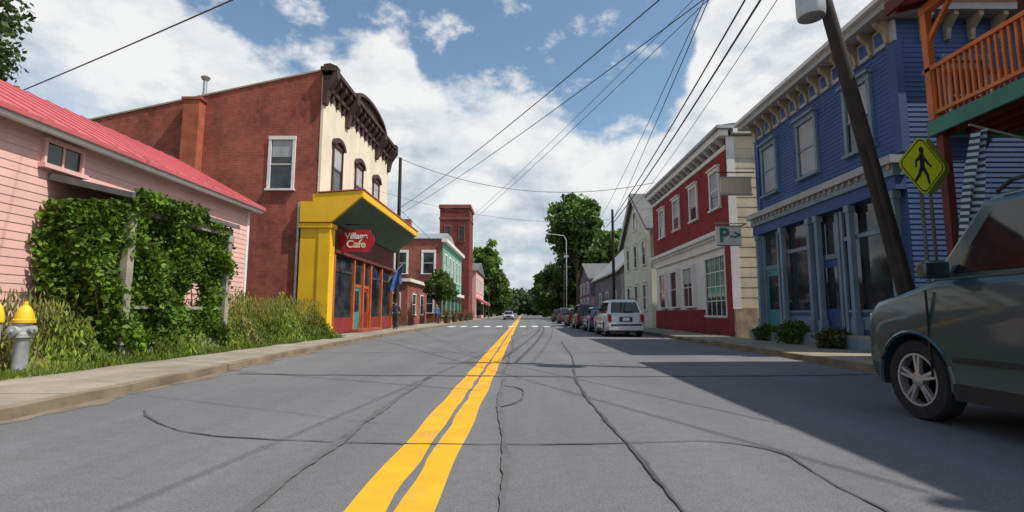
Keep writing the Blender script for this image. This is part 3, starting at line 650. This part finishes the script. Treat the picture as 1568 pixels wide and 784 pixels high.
b.box('bulkhead',BRICKR,Q-.12,Q,26.5,36,.1,1.3); b.box('brick_pier',BRICKR,Q-.13,Q,22.8,23.4,.1,4.2)
b.win('-x',Q,24.9,2.5,1.0,3.8,WHITE,fr=.12,vm=3,hm=3,base=.03); b.box('bulkhead2',BRICKR,Q-.1,Q,23.4,26.5,.1,.85)
b.win('-x',Q,28.8,1.5,1.5,3.6,WHITE,fr=.15,vm=1,hm=1,base=.12,blind=.4); b.win('-x',Q,31.5,1.2,1.5,3.6,WHITE,fr=.15,vm=0,hm=1,base=.12); b.win('-x',Q,34,1.2,1.5,3.6,WHITE,fr=.15,vm=0,hm=1,base=.12)
b.fin()
b=B('parking_sign',(8.6,21.2,4.3)); b.box('panel',WHITE,8.1,9.15,21.17,21.23,3.9,4.75); b.tube('bracket',BLACK,[(9.4,21.2,4.85),(8.0,21.2,4.85)],.025,6); b.tube('bracket',BLACK,[(9.5,22.7,4.85),(9.4,21.2,4.85)],.025,6)
for z in (3.9,4.72): b.box('border',GREENF,8.1,9.15,21.15,21.17,z,z+.04)
b.fin(); text('letter','P',.8,(8.42,21.15,4.33),(R(90),0,0),GREENF,b.e,(8.6,21.2,4.3),.006,.03); text('arrow','->',.5,(8.9,21.15,4.33),(R(90),0,0),GREENF,b.e,(8.6,21.2,4.3),.006,.02)
b=B('projecting_shop_sign',(8.8,20.3,6.4)); b.box('panel',CREAM2,8.1,9.35,20.46,20.52,5.95,6.6); b.box('panel_frame',GREYP,8.06,9.39,20.44,20.54,6.6,6.66); b.box('panel_frame',GREYP,8.06,9.39,20.44,20.54,5.89,5.95)
b.tube('bracket',BLACK,[(9.5,20.5,6.85),(8.0,20.5,6.85)],.025,6); b.fin()

b=B('white_gabled_house',(14,43,0)); g=9.6
HW=M('pale_yellow_clapboard',(.64,.64,.52),.8,.1,1,.2)
b.box('walls',HW,g,19,38,48,0,7.6); b.prism('gable_wall',HW,'x',[(38,7.6),(43,11.0),(48,7.6)],g,19)
b.clap('boards',HW,'-x',g,38,48,.5,7.6,.18); b.clap('boards',HW,'-x',g,38,48,7.6,10.9,.18,lim=lambda z:(38+(z-7.6)*1.47,48-(z-7.6)*1.47))
b.prism('roof',ROOFG,'x',[(37.4,7.2),(43,11.05),(48.6,7.2),(48.6,7.4),(43,11.3),(37.4,7.4)],g-.45,19.3)
b.prism('rake_trim',WHITE,'x',[(37.4,7.0),(43,10.85),(48.6,7.0),(48.6,7.2),(43,11.05),(37.4,7.2)],g-.47,g-.37)
for y in (40,43,46): b.win('-x',g,y,1.0,4.9,6.7,WHITE,fr=.15,hood=.06); b.win('-x',g,y,1.0,1.4,3.3,WHITE,fr=.15,hood=.06)
b.win('-x',g,43,.9,8.1,9.6,WHITE,fr=.15); b.fin()
b=B('grey_barn',(14,59,0))
GW=M('grey_barn_board',(.16,.15,.16),.9,.2)
b.box('walls',GW,9.8,18,51,69,0,5.6); b.prism('gable_wall',GW,'y',[(9.8,5.6),(13.9,9.6),(18,5.6)],51,69)
b.prism('roof',M('pale_metal_roof',(.45,.45,.44),.5,.12,1,.2,10,.2),'y',[(9.3,5.2),(13.9,9.75),(18.5,5.2),(18.5,5.4),(13.9,9.95),(9.3,5.4)],50.5,69.4)
for y in (54,59,64): b.win('-x',9.8,y,1.1,1.4,3.4,WHITE,fr=.15)
b.fin()
b=B('plum_house',(13,78,0)); b.box('walls',PURP,9.6,17,72,86,0,6.0); b.prism('roof',ROOFG,'x',[(71.5,5.8),(79,8.6),(86.5,5.8),(86.5,6.0),(79,8.8),(71.5,6.0)],9.2,17.4); b.prism('gable_wall',PURP,'x',[(72,6.0),(79,8.6),(86,6.0)],9.6,17)
for y in (75,79,83): b.win('-x',9.6,y,1.1,4.0,5.5,WHITE,fr=.15); b.win('-x',9.6,y,1.1,1.4,3.2,WHITE,fr=.15)
b.fin()

# ---------------------------------------------------------------- vehicles
def car(name,cx,cy,L,W,H,belt,hood,paint,Rw=.34,yaw=0,rack=False,ax=(.19,.2),rear_rake=.28,cowl=.30,screen=.62):
    T=Matrix.Translation((cx,cy,0))@Matrix.Rotation(yaw,4,'Z'); b=B(name,(cx,cy,0),T)
    zb=.26*Rw/.34; ra=Rw+.07; yr=-L/2+L*ax[0]; yf=L/2-L*ax[1]; de=math.asin((Rw-zb)/ra)
    def arch(yc): return [(yc-ra*math.cos(t),Rw+ra*math.sin(t)) for t in np.linspace(-de,math.pi+de,15)]
    yc=L/2-L*cowl
    out=[(-L/2+.12,zb+.02)]+arch(yr)+arch(yf)+[(L/2-.15,zb+.02),(L/2-.03,zb+.14),(L/2,zb+.3),(L/2-.01,hood*.72),(L/2-.07,hood*.88),(L/2-.2,hood*.95),(L/2-.6,hood),(yc+.1,belt-.04),(yc-.1,belt),(-L/2+.25,belt),(-L/2+.08,belt-.03),(-L/2+.03,belt-.2),(-L/2+.02,zb+.42),(-L/2-.03,zb+.36),(-L/2-.03,zb+.12)]
    n=len(out); lay=[(0,0,0),(.6,.01,0),(.8,.04,.006),(.91,.085,.014),(.97,.14,.035),(.995,.19,.08)]
    full=[(-f,a,c) for f,a,c in lay[::-1]]+[l for l in lay[1:]]
    vs=[];fs=[]
    for f,sy,sz in full:
        for y,z in out:
            k=max(0,(abs(y)-L*.36)/(L*.14)); k=min(1,k); inarch=(Rw-.1<z<Rw+ra+.02 and min(abs(y-yr),abs(y-yf))<ra+.02 )
            yy=y-math.copysign(sy*k,y); zz=z-(sz if z>belt*.8 else 0); 
            xx=f*W/2
            if abs(f)>.96: xx-=math.copysign(.05*abs((z-.75)/.7)**2,f)
            vs.append((xx,yy if not inarch else y,zz))
    m=len(full)
    for i in range(m-1):
        for j in range(n): fs.append((i*n+j,i*n+(j+1)%n,(i+1)*n+(j+1)%n,(i+1)*n+j))
    fs.append(tuple(range(n))); fs.append(tuple((m-1)*n+j for j in range(n))[::-1])
    b.add('body',paint,vs,fs)
    hw0=W/2-.07; hw1=W/2-.24; y0=-L/2+.12; y1=-L/2+.12+rear_rake; f0=yc+.02; f1=yc-screen
    zt=H-.05; z0=belt-.03
    rings=[(hw0,y0,f0,z0),(hw1,y1,f1,zt),(hw1-.1,y1+.12,f1-.12,H)]
    vs=[]
    for hw,a,c,z in rings: vs+=[(-hw,a,z),(hw,a,z),(hw,c,z),(-hw,c,z)]
    fs=[(0,1,5,4),(1,2,6,5),(2,3,7,6),(3,0,4,7),(4,5,9,8),(5,6,10,9),(6,7,11,10),(7,4,8,11),(8,9,10,11),(3,2,1,0)]
    b.add('cabin',paint,vs,fs)
    def pane(q,u0,u1,v0,v1,mat,nm,off=.012):
        q=[Vector(t) for t in q]; nrm=(q[1]-q[0]).cross(q[3]-q[0]).normalized()
        cen=Vector((0,(y0+f0)/2,(z0+zt)/2)); 
        if nrm.dot(q[0]-cen)<0: nrm=-nrm
        def P(u,v): return (q[0]*(1-u)+q[1]*u)*(1-v)+(q[3]*(1-u)+q[2]*u)*v
        pts=[P(u0,v0),P(u1,v0),P(u1,v1),P(u0,v1)]
        vs=[tuple(p-nrm*.02) for p in pts]+[tuple(p+nrm*off) for p in pts]
        b.add(nm,mat,vs,[(0,1,2,3),(4,5,6,7),(0,1,5,4),(1,2,6,5),(2,3,7,6),(3,0,4,7)])
    for s in(-1,1):
        q=[(s*hw0,y0,z0),(s*hw0,f0,z0),(s*hw1,f1,zt),(s*hw1,y1,zt)]
        for u0,u1 in ((.07,.30),(.325,.60),(.625,.93)): pane(q,u0,u1,.1,.88,GLASSD,'side_glass')
        pane(q,.3,.325,.1,.88,BLACK,'pillars',.009); pane(q,.6,.625,.1,.88,BLACK,'pillars',.009)
    pane([(-hw0,y0,z0),(hw0,y0,z0),(hw1,y1,zt),(-hw1,y1,zt)],.08,.92,.12,.88,GLASSD,'rear_glass')
    pane([(-hw0,f0,z0),(hw0,f0,z0),(hw1,f1,zt),(-hw1,f1,zt)],.05,.95,.04,.93,GLASSD,'windscreen')
    for s in(-1,1):
        x=s*W/2
        b.box('door_seams',BLACK,x-s*.02,x+s*.0,yc-.02-.006,yc-.02+.006,zb+.15,belt-.1)
        ym=(yr+yf)/2-.05*L
        b.box('door_seams',BLACK,x-s*.02,x+s*.0,ym-.006,ym+.006,zb+.15,belt-.1)
        for yy in (ym+.12,yr+.55*L*.2+.12): b.box('door_handles',paint,x-s*.03,x+s*.03,yy,yy+.17,belt-.2,belt-.165)
        b.box('sill_trim',BLACK,x-s*.1,x+s*.005,yr+ra+.03,yf-ra-.03,zb-.03,zb+.12)
        b.box('side_moulding',BLACK,x-s*.1,x+s*.008,yr+ra+.04,yf-ra-.04,zb+.32,zb+.37)
        b.box('mirrors',paint,x-s*.06,x+s*.2,f0-.32,f0-.2,belt,belt+.17); 
        b.box('mirror_glass',GLASSD,x+s*.0,x+s*.18,f0-.325,f0-.32,belt+.02,belt+.15)
        b.box('tail_lights',TAIL,s*(W/2-.24),s*(W/2-.075),-L/2-.01,-L/2+.25,belt-.36,belt-.03)
        b.box('headlights',HEAD,s*(W/2-.42),s*(W/2-.12),L/2-.22,L/2-.03,hood*.66,hood*.84)
        for yc2 in (yr,yf):
            pts=[(x-s*.015,yc2-(ra+.015)*math.cos(t),Rw+(ra+.015)*math.sin(t)) for t in np.linspace(-de*.6,math.pi+de*.6,15)]
            b.tube('arch_lips',paint,pts,.025,6)
            xo=x-s*.03; xi=x-s*.26
            prof=[(Rw*.62,xi),(Rw*.93,xi),(Rw,xi+s*.03),(Rw,xo-s*.03),(Rw*.95,xo),(Rw*.72,xo+s*.004),(Rw*.66,xo-s*.02)]
            b.lathe('tyres',TYRE,prof,(0,yc2,Rw),'x',36,cap=False)
            b.lathe('rims',RIM,[(Rw*.67,xo-s*.02),(Rw*.665,xo-s*.002),(Rw*.61,xo-s*.004),(Rw*.59,xo-s*.09)],(0,yc2,Rw),'x',36,cap=False)
            b.lathe('wheel_backs',BLACK,[(Rw*.64,xo-s*.09),(.02,xo-s*.09)],(0,yc2,Rw),'x',24)
            b.lathe('hubs',RIM,[(.075,xo-s*.08),(.075,xo-s*.005),(.04,xo+s*.004),(.01,xo+s*.004)],(0,yc2,Rw),'x',14)
            for k in range(10):
                a=2*math.pi*(k//2)/5+.3+(.13 if k%2 else -.13); ca,sa=math.cos(a),math.sin(a)
                def rp(r,wd,xx): return (xx,yc2+ca*r-sa*wd,Rw+sa*r+ca*wd)
                v=[rp(.05,-.022,xo-s*.05),rp(.05,.022,xo-s*.05),rp(Rw*.62,.02,xo-s*.05),rp(Rw*.62,-.02,xo-s*.05),rp(.05,-.018,xo-s*.01),rp(.05,.018,xo-s*.01),rp(Rw*.62,.014,xo-s*.014),rp(Rw*.62,-.014,xo-s*.014)]
                b.add('spokes',RIM,v,[(0,1,2,3),(4,5,6,7),(0,1,5,4),(1,2,6,5),(2,3,7,6),(3,0,4,7)])
    b.box('underbody',BLACK,-W/2+.28,W/2-.28,-L/2+.2,L/2-.2,zb-.06,zb+.4)
    b.box('rear_bumper',paint,-W/2+.1,W/2-.1,-L/2-.07,-L/2+.1,zb+.05,zb+.33)
    b.box('bumper_step',BLACK,-W/2+.2,W/2-.2,-L/2-.08,-L/2,zb+.27,zb+.345)
    b.box('front_grille',BLACK,-W/2+.45,W/2-.45,L/2-.06,L/2+.012,hood*.55,hood*.8)
    b.box('rear_plate',WHITE,-.16,.16,-L/2-.005,-L/2+.03,zb+.5,zb+.64)
    b.box('plate_recess',BLACK,-.3,.3,-L/2+.002,-L/2+.05,zb+.46,zb+.68)
    b.box('rear_wiper',BLACK,-.02,.35,y0+.0,y0+.06,z0+.12,z0+.15)
    if rack:
        for s in(-1,1): b.tube('roof_rails',BLACK,[(s*(hw1-.02),y1+.2,H+.0),(s*(hw1-.02),y1+.3,H+.07),(s*(hw1-.02),f1-.3,H+.07),(s*(hw1-.02),f1-.15,H)],.02,6)
    obs=b.fin(('body','tyres','rims','hubs','arch_lips','mirrors'),{'cabin':.06,'mirrors':.03,'rear_bumper':.03,'tail_lights':.02,'headlights':.02},40)
    for o in obs:
        if o.name.startswith('cabin'):
            for q in o.data.polygons: q.use_smooth=True
            o.data.set_sharp_from_angle(angle=R(25))
    return b.e
DG=carpaint('dark_teal_car_paint',(.012,.05,.062),.15)
car('parked_suv',5.10,3.82,5.0,1.97,2.22,1.44,1.32,DG,Rw=.41,rack=True,ax=(.19,.165),cowl=.21,screen=.5)
car('silver_suv',4.85,26.4,4.5,1.84,1.76,1.08,1.0,carpaint('silver_car_paint',(.60,.61,.63),.25),rack=True,rear_rake=.45)
car('blue_parked_car',4.8,32.3,4.4,1.76,1.5,.95,.88,carpaint('blue_car_paint',(.05,.10,.25)))
car('red_parked_car',4.7,38.4,4.5,1.82,1.78,1.05,1.0,carpaint('maroon_car_paint',(.12,.02,.03)),rack=True)
car('black_parked_car',4.75,46,4.6,1.8,1.5,.95,.9,carpaint('black_car_paint',(.02,.02,.025)))
car('grey_parked_car',4.8,57,4.6,1.8,1.7,1.0,.95,carpaint('grey_car_paint',(.08,.08,.09)))
car('dark_parked_car',4.8,68,4.6,1.8,1.6,1.0,.95,carpaint('graphite_car_paint',(.03,.03,.035)))
car('oncoming_car',-2.4,90,4.5,1.8,1.5,.95,.9,carpaint('white_car_paint',(.5,.5,.52)),yaw=math.pi)

# ---------------------------------------------------------------- hydrant
HB=M('hydrant_silver',(.45,.46,.47),.45,.15,5,.2,metal=.3); HY=M('hydrant_yellow',(.75,.5,.02),.5,.1)
def hydrant(x,y,s=1.25,q0=.82,name='fire_hydrant'):
    b=B(name,(x,y,.05)); t=s*q0
    P=lambda pr:[(r*t,.05+h*s) for r,h in pr]
    b.lathe('barrel',HB,P([(.17,0),(.17,.04),(.12,.05),(.11,.1),(.105,.45),(.12,.47),(.15,.48),(.15,.53),(.12,.54),(.12,.66)]),(x,y,0),'z',20)
    b.lathe('bonnet',HY,P([(.16,.66),(.16,.70),(.14,.71),(.125,.78),(.08,.85),(.035,.88),(.03,.93),(.01,.93)]),(x,y,0),'z',20)
    b.lathe('front_outlet',HB,[(.075*t,-.05*t),(.075*t,-.17*t),(.095*t,-.175*t),(.095*t,-.21*t),(.03*t,-.22*t),(.03*t,-.25*t)],(x,y,.05+.56*s),'y',14)
    for q in(-1,1): b.lathe('side_outlets',HB,[(.055*t,q*.05*t),(.055*t,q*.15*t),(.07*t,q*.155*t),(.07*t,q*.19*t),(.025*t,q*.2*t),(.025*t,q*.23*t)],(x,y,.05+.58*s),'x',14)
    for k in range(8):
        a=k*math.pi/4; b.lathe('flange_bolts',METAL,[(.012*s,.05),(.012*s,.05+.06*s)],(x+.145*t*math.cos(a),y+.145*t*math.sin(a),0),'z',6)
    b.fin('all')
hydrant(-8.45,8.75,1.35,.72); 
b=B('yellow_marker_bollard',(-8.9,8.7,0)); b.lathe('post',HB,[(.06,0),(.06,.95)],(-8.9,8.75,0),'z',12); b.lathe('cap',HY,[(.09,.95),(.09,1.05),(.055,1.2),(.01,1.28)],(-8.9,8.75,0),'z',12); b.fin('all')

# ---------------------------------------------------------------- poles, wires, signs
def pole(name,x,y,H,tx=None,ty=None,arm=True,r=.15):
    tx=x if tx is None else tx; ty=y if ty is None else ty
    b=B(name,(x,y,0)); b.tube('shaft',POLEW,[(x,y,-.2),((x+tx)/2,(y+ty)/2,H/2),(tx,ty,H)],[r,r*.88,r*.72],14)
    if arm:
        b.box('crossarm',POLEW,tx-1.1,tx+1.1,ty-.16,ty-.05,H-.9,H-.78)
        for k in(-1,-.6,.6,1): b.lathe('insulators',GREYP,[(.04,H-.78),(.06,H-.72),(.04,H-.66),(.05,H-.62),(.01,H-.6)],(tx+k,ty-.1,0),'z',8)
    return b
b=pole('utility_pole',7.25,9.25,10.2,5.5,9.65,r=.15)
b.lathe('transformer',METAL,[(.05,6.75),(.24,6.8),(.26,6.9),(.26,7.6),(.22,7.7),(.05,7.75)],(5.6,9.35,0),'z',18)
b.lathe('bushings',GREYP,[(.04,7.7),(.06,7.8),(.03,8.0)],(5.53,9.3,0),'z',8); b.lathe('bushings',GREYP,[(.04,7.7),(.06,7.8),(.03,8.0)],(5.7,9.3,0),'z',8)
b.tube('riser_conduit',POLEW,[(7.1,9.06,0),(6.43,9.21,4.2)],.045,8)
b.fin('all')
pole('utility_pole',-9.7,39.6,13.4,arm=False,r=.17).fin('all')
b=pole('utility_pole',7.05,39.5,9.2,r=.13,arm=False); b.fin('all')
pole('utility_pole',9.0,1.0,9.8).fin('all'); pole('utility_pole',-8.6,-14,10).fin('all'); pole('utility_pole',7.3,90,10).fin('all'); pole('utility_pole',-7.9,120,10).fin('all')
b=B('street_lamp',(6.9,80,0)); b.tube('pole',METAL,[(6.9,80,0),(6.9,80,12.6),(6.5,80,13.3),(4.2,80,13.6)],[.1,.08,.06,.05],8); b.lathe('lamp_head',GREYP,[(.1,13.7),(.3,13.6),(.28,13.45),(.05,13.4)],(4.1,80,0),'z',10); b.fin('all')
wb=B('overhead_power_lines',(0,20,9))
def wire(a,c,sag,r,p='cables'):
    a=Vector(a);c=Vector(c); pts=[]
    for i in range(25):
        t=i/24; q=a.lerp(c,t); q.z-=4*sag*t*(1-t); pts.append(tuple(q))
    wb.tube(p,WIRE,pts,r,5)
Lp=(-9.7,39.6); Rp=(7.05,39.5)
wire((Rp[0],Rp[1],8.4),(5.6,9.6,9.3),.25,.026); wire((Rp[0]+.1,Rp[1],8.2),(5.75,9.6,8.9),.3,.03); wire((6.1,39.4,8.5),(4.6,9.5,9.45),.3,.012); wire((8,39.4,8.5),(6.5,9.5,9.45),.3,.012)
wire((Rp[0],Rp[1],8.3),(1.8,-14,8.8),.35,.013)
wire((Lp[0],Lp[1],9.3),(9.0,1,9.6),.5,.018); wire((Lp[0],Lp[1],8.8),(9.8,1,9.2),.5,.014)
wire((-9.0,60,10),(5.6,9.6,9.6),.4,.009)
wire((-9.7,60,9),(5.6,9.6,9.2),.4,.011)
wire((-9.3,34.8,12.2),(8.4,32,9.4),1.5,.018)
wire((-9.3,30,8.6),(6.9,39.4,8.4),.9,.010)
wire((-21.5,19.3,9.0),(5.5,5.5,9.1),.15,.020); wire((-23,16.8,9.6),(5,3.2,9.7),.3,.008)
wire((Rp[0],Rp[1],8.4),(7.3,90,9.4),.6,.02); wire((Lp[0],Lp[1],9.3),(-7.9,120,9.4),1.2,.02)
wb.fin(('cables',))
SY=M('fluorescent_yellow_green',(.62,.68,.02),.5,.05,2,0,dirt=.05)
SYD=M('faded_sign_green',(.20,.26,.03),.6,.1,2,0,dirt=.1)
def diamond(name,x,y,z,rot,face=True):
    b=B(name,(x,y,0),Matrix.Translation((x,y,z))@Matrix.Rotation(rot,4,'Z'))
    r=.54; c=.05
    q=[(c,-r+c),(r-c,-c),(r-c,c),(c,r-c),(-c,r-c),(-r+c,c),(-r+c,-c),(-c,-r+c)]
    b.prism('panel_back',DMETAL if face else SYD,'y',q,.0,.006)
    b.prism('panel',SY,'y',[(u*.995,v*.995) for u,v in q],-.006,.0)
    o=[(u*.93,v*.93) for u,v in q]; i=[(u*.885,v*.885) for u,v in q]
    for k in range(8):
        k2=(k+1)%8; b.prism('border',BLACK,'y',[o[k],o[k2],i[k2],i[k]],-.009,-.006)
    def _cap(p,r1,q2,r2):
        a=math.atan2(q2[1]-p[1],q2[0]-p[0]); L=[]
        for t in np.linspace(a+math.pi/2,a+1.5*math.pi,6): L.append((p[0]+r1*math.cos(t),p[1]+r1*math.sin(t)))
        for t in np.linspace(a-math.pi/2,a+math.pi/2,6): L.append((q2[0]+r2*math.cos(t),q2[1]+r2*math.sin(t)))
        return L
    b.prism('pedestrian_symbol',BLACK,'y',[(.0+.055*math.cos(t),.27+.06*math.sin(t)) for t in np.linspace(0,6.28,14,endpoint=False)],-.0093,-.006)
    for p,r1,q2,r2 in [((0,.16),.06,(.0,-.02),.05),((0,-.02),.045,(.1,-.17),.03),((.1,-.17),.03,(.12,-.3),.025),((-.01,-.02),.045,(-.08,-.17),.03),((-.08,-.17),.03,(-.17,-.27),.025),((.02,.16),.03,(.13,.04),.022),((.13,.04),.022,(.19,.0),.02),((-.02,.16),.03,(-.13,.07),.022),((-.13,.07),.022,(-.14,-.03),.02)]:
        b.prism('pedestrian_symbol',BLACK,'y',_cap(p,r1,q2,r2),-.0093+random.uniform(0,.002),-.006)
    b.fin()
    b2=B.__new__(B); b2.e=b.e; b2.loc=b.loc; b2.parts={}; b2.T=None
    b2.tube('post',DMETAL,[(x,y+.07,0),(x,y+.07,z+.5)],.028,8); b2.fin('all'); return b.e
diamond('pedestrian_crossing_sign',6.85,8.55,3.62,R(14))
diamond('pedestrian_crossing_sign',7.25,8.85,3.7,R(200),False)
def bannerm():
    m,nt,b=nt_new('striped_cloth'); tc=add(nt,'ShaderNodeTexCoord').outputs['Object']; s=add(nt,'ShaderNodeSeparateXYZ'); nt.links.new(tc,s.inputs[0])
    f=mth(nt,'GREATER_THAN',mth(nt,'FRACT',mth(nt,'MULTIPLY',mth(nt,'ADD',s.outputs[2],mth(nt,'MULTIPLY',s.outputs[0],.25)),8.5)),.5)
    c=mixc(nt,f,(.03,.06,.09),(.42,.46,.48)); nt.links.new(c,b.inputs['Base Color']); b.inputs['Roughness'].default_value=.9; return m
b=B('striped_banner',(7.5,8.2,0)); vs=[];fs=[]
for i in range(21):
    t=i/20; z=4.15-2.4*t
    for j in range(7):
        u=j/6-.5; vs.append((7.66-.4*t+u*(.2+.3*t),8.3+.07*math.sin(u*11+t*3),z+.05*u))
for i in range(20):
    for j in range(6): o=i*7+j; fs.append((o,o+1,o+8,o+7))
b.add('cloth',bannerm(),vs,fs); b.tube('pole',WOODG,[(8.45,8.3,4.0),(7.5,8.3,4.25)],.02,6); b.fin(('cloth',))

# ---------------------------------------------------------------- pedestrian
def person(name,x,y,top,pants,ph=0):
    J={'pel':(0,0,.95),'sp':(0,-.01,1.15),'ch':(0,0,1.36),'nk':(0,.0,1.5),'hd0':(0,.01,1.58),
       'hl':(-.1,0,.92),'kl':(-.11,.12,.52),'al':(-.11,.05,.09),'tl':(-.12,.2,.04),
       'hr':(.1,0,.92),'kr':(.11,-.02,.5),'ar':(.11,-.22,.12),'tr':(.12,-.1,.04),
       'sl':(-.19,0,1.42),'el':(-.25,-.08,1.14),'wl':(-.25,-.02,.9),'fl':(-.25,.02,.8),
       'sr':(.19,0,1.42),'er':(.25,.06,1.14),'wr':(.25,.16,.92),'fr':(.25,.2,.83)}
    Rr={'pel':.15,'sp':.13,'ch':.15,'nk':.06,'hd0':.055,'hl':.095,'kl':.065,'al':.045,'tl':.035,'hr':.095,'kr':.065,'ar':.045,'tr':.035,'sl':.065,'el':.045,'wl':.032,'fl':.03,'sr':.065,'er':.045,'wr':.032,'fr':.03}
    E=[('pel','sp'),('sp','ch'),('ch','nk'),('nk','hd0'),('pel','hl'),('hl','kl'),('kl','al'),('al','tl'),('pel','hr'),('hr','kr'),('kr','ar'),('ar','tr'),('ch','sl'),('sl','el'),('el','wl'),('wl','fl'),('ch','sr'),('sr','er'),('er','wr'),('wr','fr')]
    K=list(J); me=bpy.data.meshes.new('body'); me.from_pydata([J[k] for k in K],[(K.index(a),K.index(c)) for a,c in E],[])
    m,nt,bs=nt_new('clothes_'+name); tc=add(nt,'ShaderNodeTexCoord').outputs['Object']; s=add(nt,'ShaderNodeSeparateXYZ'); nt.links.new(tc,s.inputs[0])
    r=add(nt,'ShaderNodeValToRGB'); r.color_ramp.interpolation='CONSTANT'; e=r.color_ramp.elements
    e[0].position=0; e[0].color=(.03,.025,.02,1); e[1].position=.045; e[1].color=(*pants,1); q=e.new(.49); q.color=(*top,1); q=e.new(.755); q.color=(.45,.27,.19,1)
    nt.links.new(mth(nt,'DIVIDE',s.outputs[2],2.0),r.inputs[0]); nt.links.new(r.outputs[0],bs.inputs['Base Color']); bs.inputs['Roughness'].default_value=.9
    me.materials.append(m); em=bpy.data.objects.new(name,None); em.location=(x,y,.12); em.rotation_euler=(0,0,ph); sc.collection.objects.link(em)
    o=bpy.data.objects.new('body',me); sc.collection.objects.link(o); o.parent=em
    o.modifiers.new('Skin','SKIN')
    for i,k in enumerate(K):
        v=me.skin_vertices[0].data[i]; v.radius=(Rr[k],Rr[k]*(.75 if k in('pel','sp','ch') else 1)); v.use_root=(k=='pel')
    sb=o.modifiers.new('sub','SUBSURF'); sb.levels=2; sb.render_levels=2
    b=B('head_tmp',(0,0,0)); SK=M('skin_'+name,(.45,.27,.19),.6,.05); HR=M('hair_'+name,(.04,.025,.015),.9,.2)
    b.lathe('head',SK,[(.02,1.55),(.055,1.57),(.075,1.62),(.085,1.68),(.08,1.74),(.05,1.785),(.01,1.80)],(0,.015,0),'z',16)
    b.lathe('nose',SK,[(.012,.09),(.006,.118)],(0,.0,1.665),'y',6); b.lathe('hair',HR,[(.07,1.63),(.092,1.69),(.088,1.75),(.055,1.80),(.01,1.815)],(0,-.012,0),'z',16)
    for s in(-1,1): b.lathe('ears',SK,[(.02,s*.075),(.018,s*.095),(.004,s*.1)],(0,.01,1.67),'x',8)
    for c in b.fin('all'): c.parent=em; c.matrix_parent_inverse=Matrix()
    bpy.data.objects.remove(b.e)
person('pedestrian',-7.75,31.5,(.05,.05,.07),(.04,.04,.05),0)
person('pedestrian',-8.0,48,(.1,.2,.4),(.05,.05,.06),math.pi)

for y in (52,58,64,70,76):
    x=-7.6; b=B('flower_planter',(x,y,.1)); b.lathe('tub',M('tub_wood',(.12,.08,.05),.9),[(.3,.1),(.42,.7),(.45,.72),(.38,.72)],(x,y,0),'z',14); b.fin(('tub',))
    n=260; dd=rng.normal(size=(n,3))*.25; P=np.array([x,y,.95])+dd; C=colvar((.06,.11,.02),n,.3); k=rng.random(n)<.3; C[k]=(.5,.05,.12)
    leafobj('flowers',P,.09,C,b.e,(x,y,.1))

# ---------------------------------------------------------------- vegetation
tree('shade_tree',(-28.3,23,0),17,3.7,5.0,14.6,140,110,.17,(.055,.09,.028),.4)
tree('maple_tree',(10.6,98,0),24,4.7,5.6,18.2,150,120,.42,(.095,.17,.04),.4,cl=(.22,.4))
tree('maple_tree',(17,92,0),17,4.8,4.5,11.5,80,100,.45,(.09,.16,.04),.35,cl=(.22,.4))
tree('oak_tree',(8.8,118,0),15,4.6,6.4,8.4,90,110,.45,(.065,.115,.03),.35,cl=(.24,.42))
tree('oak_tree',(11.8,104,0),14,4.8,6.4,8.0,100,110,.45,(.06,.105,.028),.35,cl=(.24,.42))
tree('oak_tree',(7.6,150,0),14,4.5,6.5,7.2,70,100,.5,(.065,.115,.03),.35,cl=(.24,.42))
tree('maple_tree',(-9.6,128,0),20,4.2,8.3,10.5,120,110,.45,(.11,.195,.04),.35,cl=(.22,.4))
tree('maple_tree',(-9.3,152,0),17,4.6,8.0,9.0,90,110,.5,(.10,.18,.04),.35,cl=(.22,.4))
tree('maple_tree',(-9.2,185,0),17,5,8.0,9.0,80,100,.6,(.09,.16,.04),.35,cl=(.22,.4))
tree('maple_tree',(8.2,190,0),15,4.6,7.0,8.0,70,100,.6,(.07,.12,.03),.35,cl=(.22,.4))
tree('maple_tree',(-17,120,0),20,5.5,7,12.5,70,100,.5,(.08,.14,.035),.35,cl=(.22,.4))
tree('small_street_tree',(-8.3,51,0),5.3,1.6,1.4,3.9,60,90,.12,(.07,.12,.03),.09)
tree('small_street_tree',(-8.6,57,0),5,1.5,1.3,3.8,50,90,.12,(.08,.14,.03),.09)
tree('garden_tree',(-12.9,44,0),6,2.2,2.4,3.6,50,90,.16,(.07,.12,.03),.14)
tree('backyard_tree',(17,46,0),13.5,3.6,3.6,10.4,70,90,.25,(.07,.12,.03),.3)
shrub('shrub',(8.85,16.9,.1),.55,.75,1600,.06); shrub('shrub',(8.8,14.6,.1),.45,.6,1200,.06,(.08,.10,.04)); shrub('shrub',(8.9,18.9,.1),.4,.6,1000,.06)
def far_trees():
    P=[];C=[]
    def blob(x,y,h,r,n):
        d=rng.normal(size=(n,3)); d/=np.linalg.norm(d,axis=1)[:,None]
        P.append(np.array([x,y,h*.5])+d*np.array([r,r,h*.5])*(rng.uniform(.6,1,n)[:,None])); C.append(colvar(np.array((.085,.135,.065))*random.uniform(.6,1.2),n,.2,.2))
    for i in range(330):
        a=random.uniform(-80,80); Rr=random.uniform(230,300); x=Rr*math.sin(R(a)); y=Rr*math.cos(R(a))
        if abs(x)<7 and y<270: continue
        blob(x,y,random.uniform(8,15.5),random.uniform(3.5,6.5),110)
    for i in range(16): blob(-16+2.1*i+random.uniform(-1,1),random.uniform(285,310),random.uniform(10,17),random.uniform(3,5),220)
    e=B('distant_trees',(0,260,0)); leafobj('foliage',np.concatenate(P),1.15,np.concatenate(C),e.e,(0,260,0),.8)
far_trees()
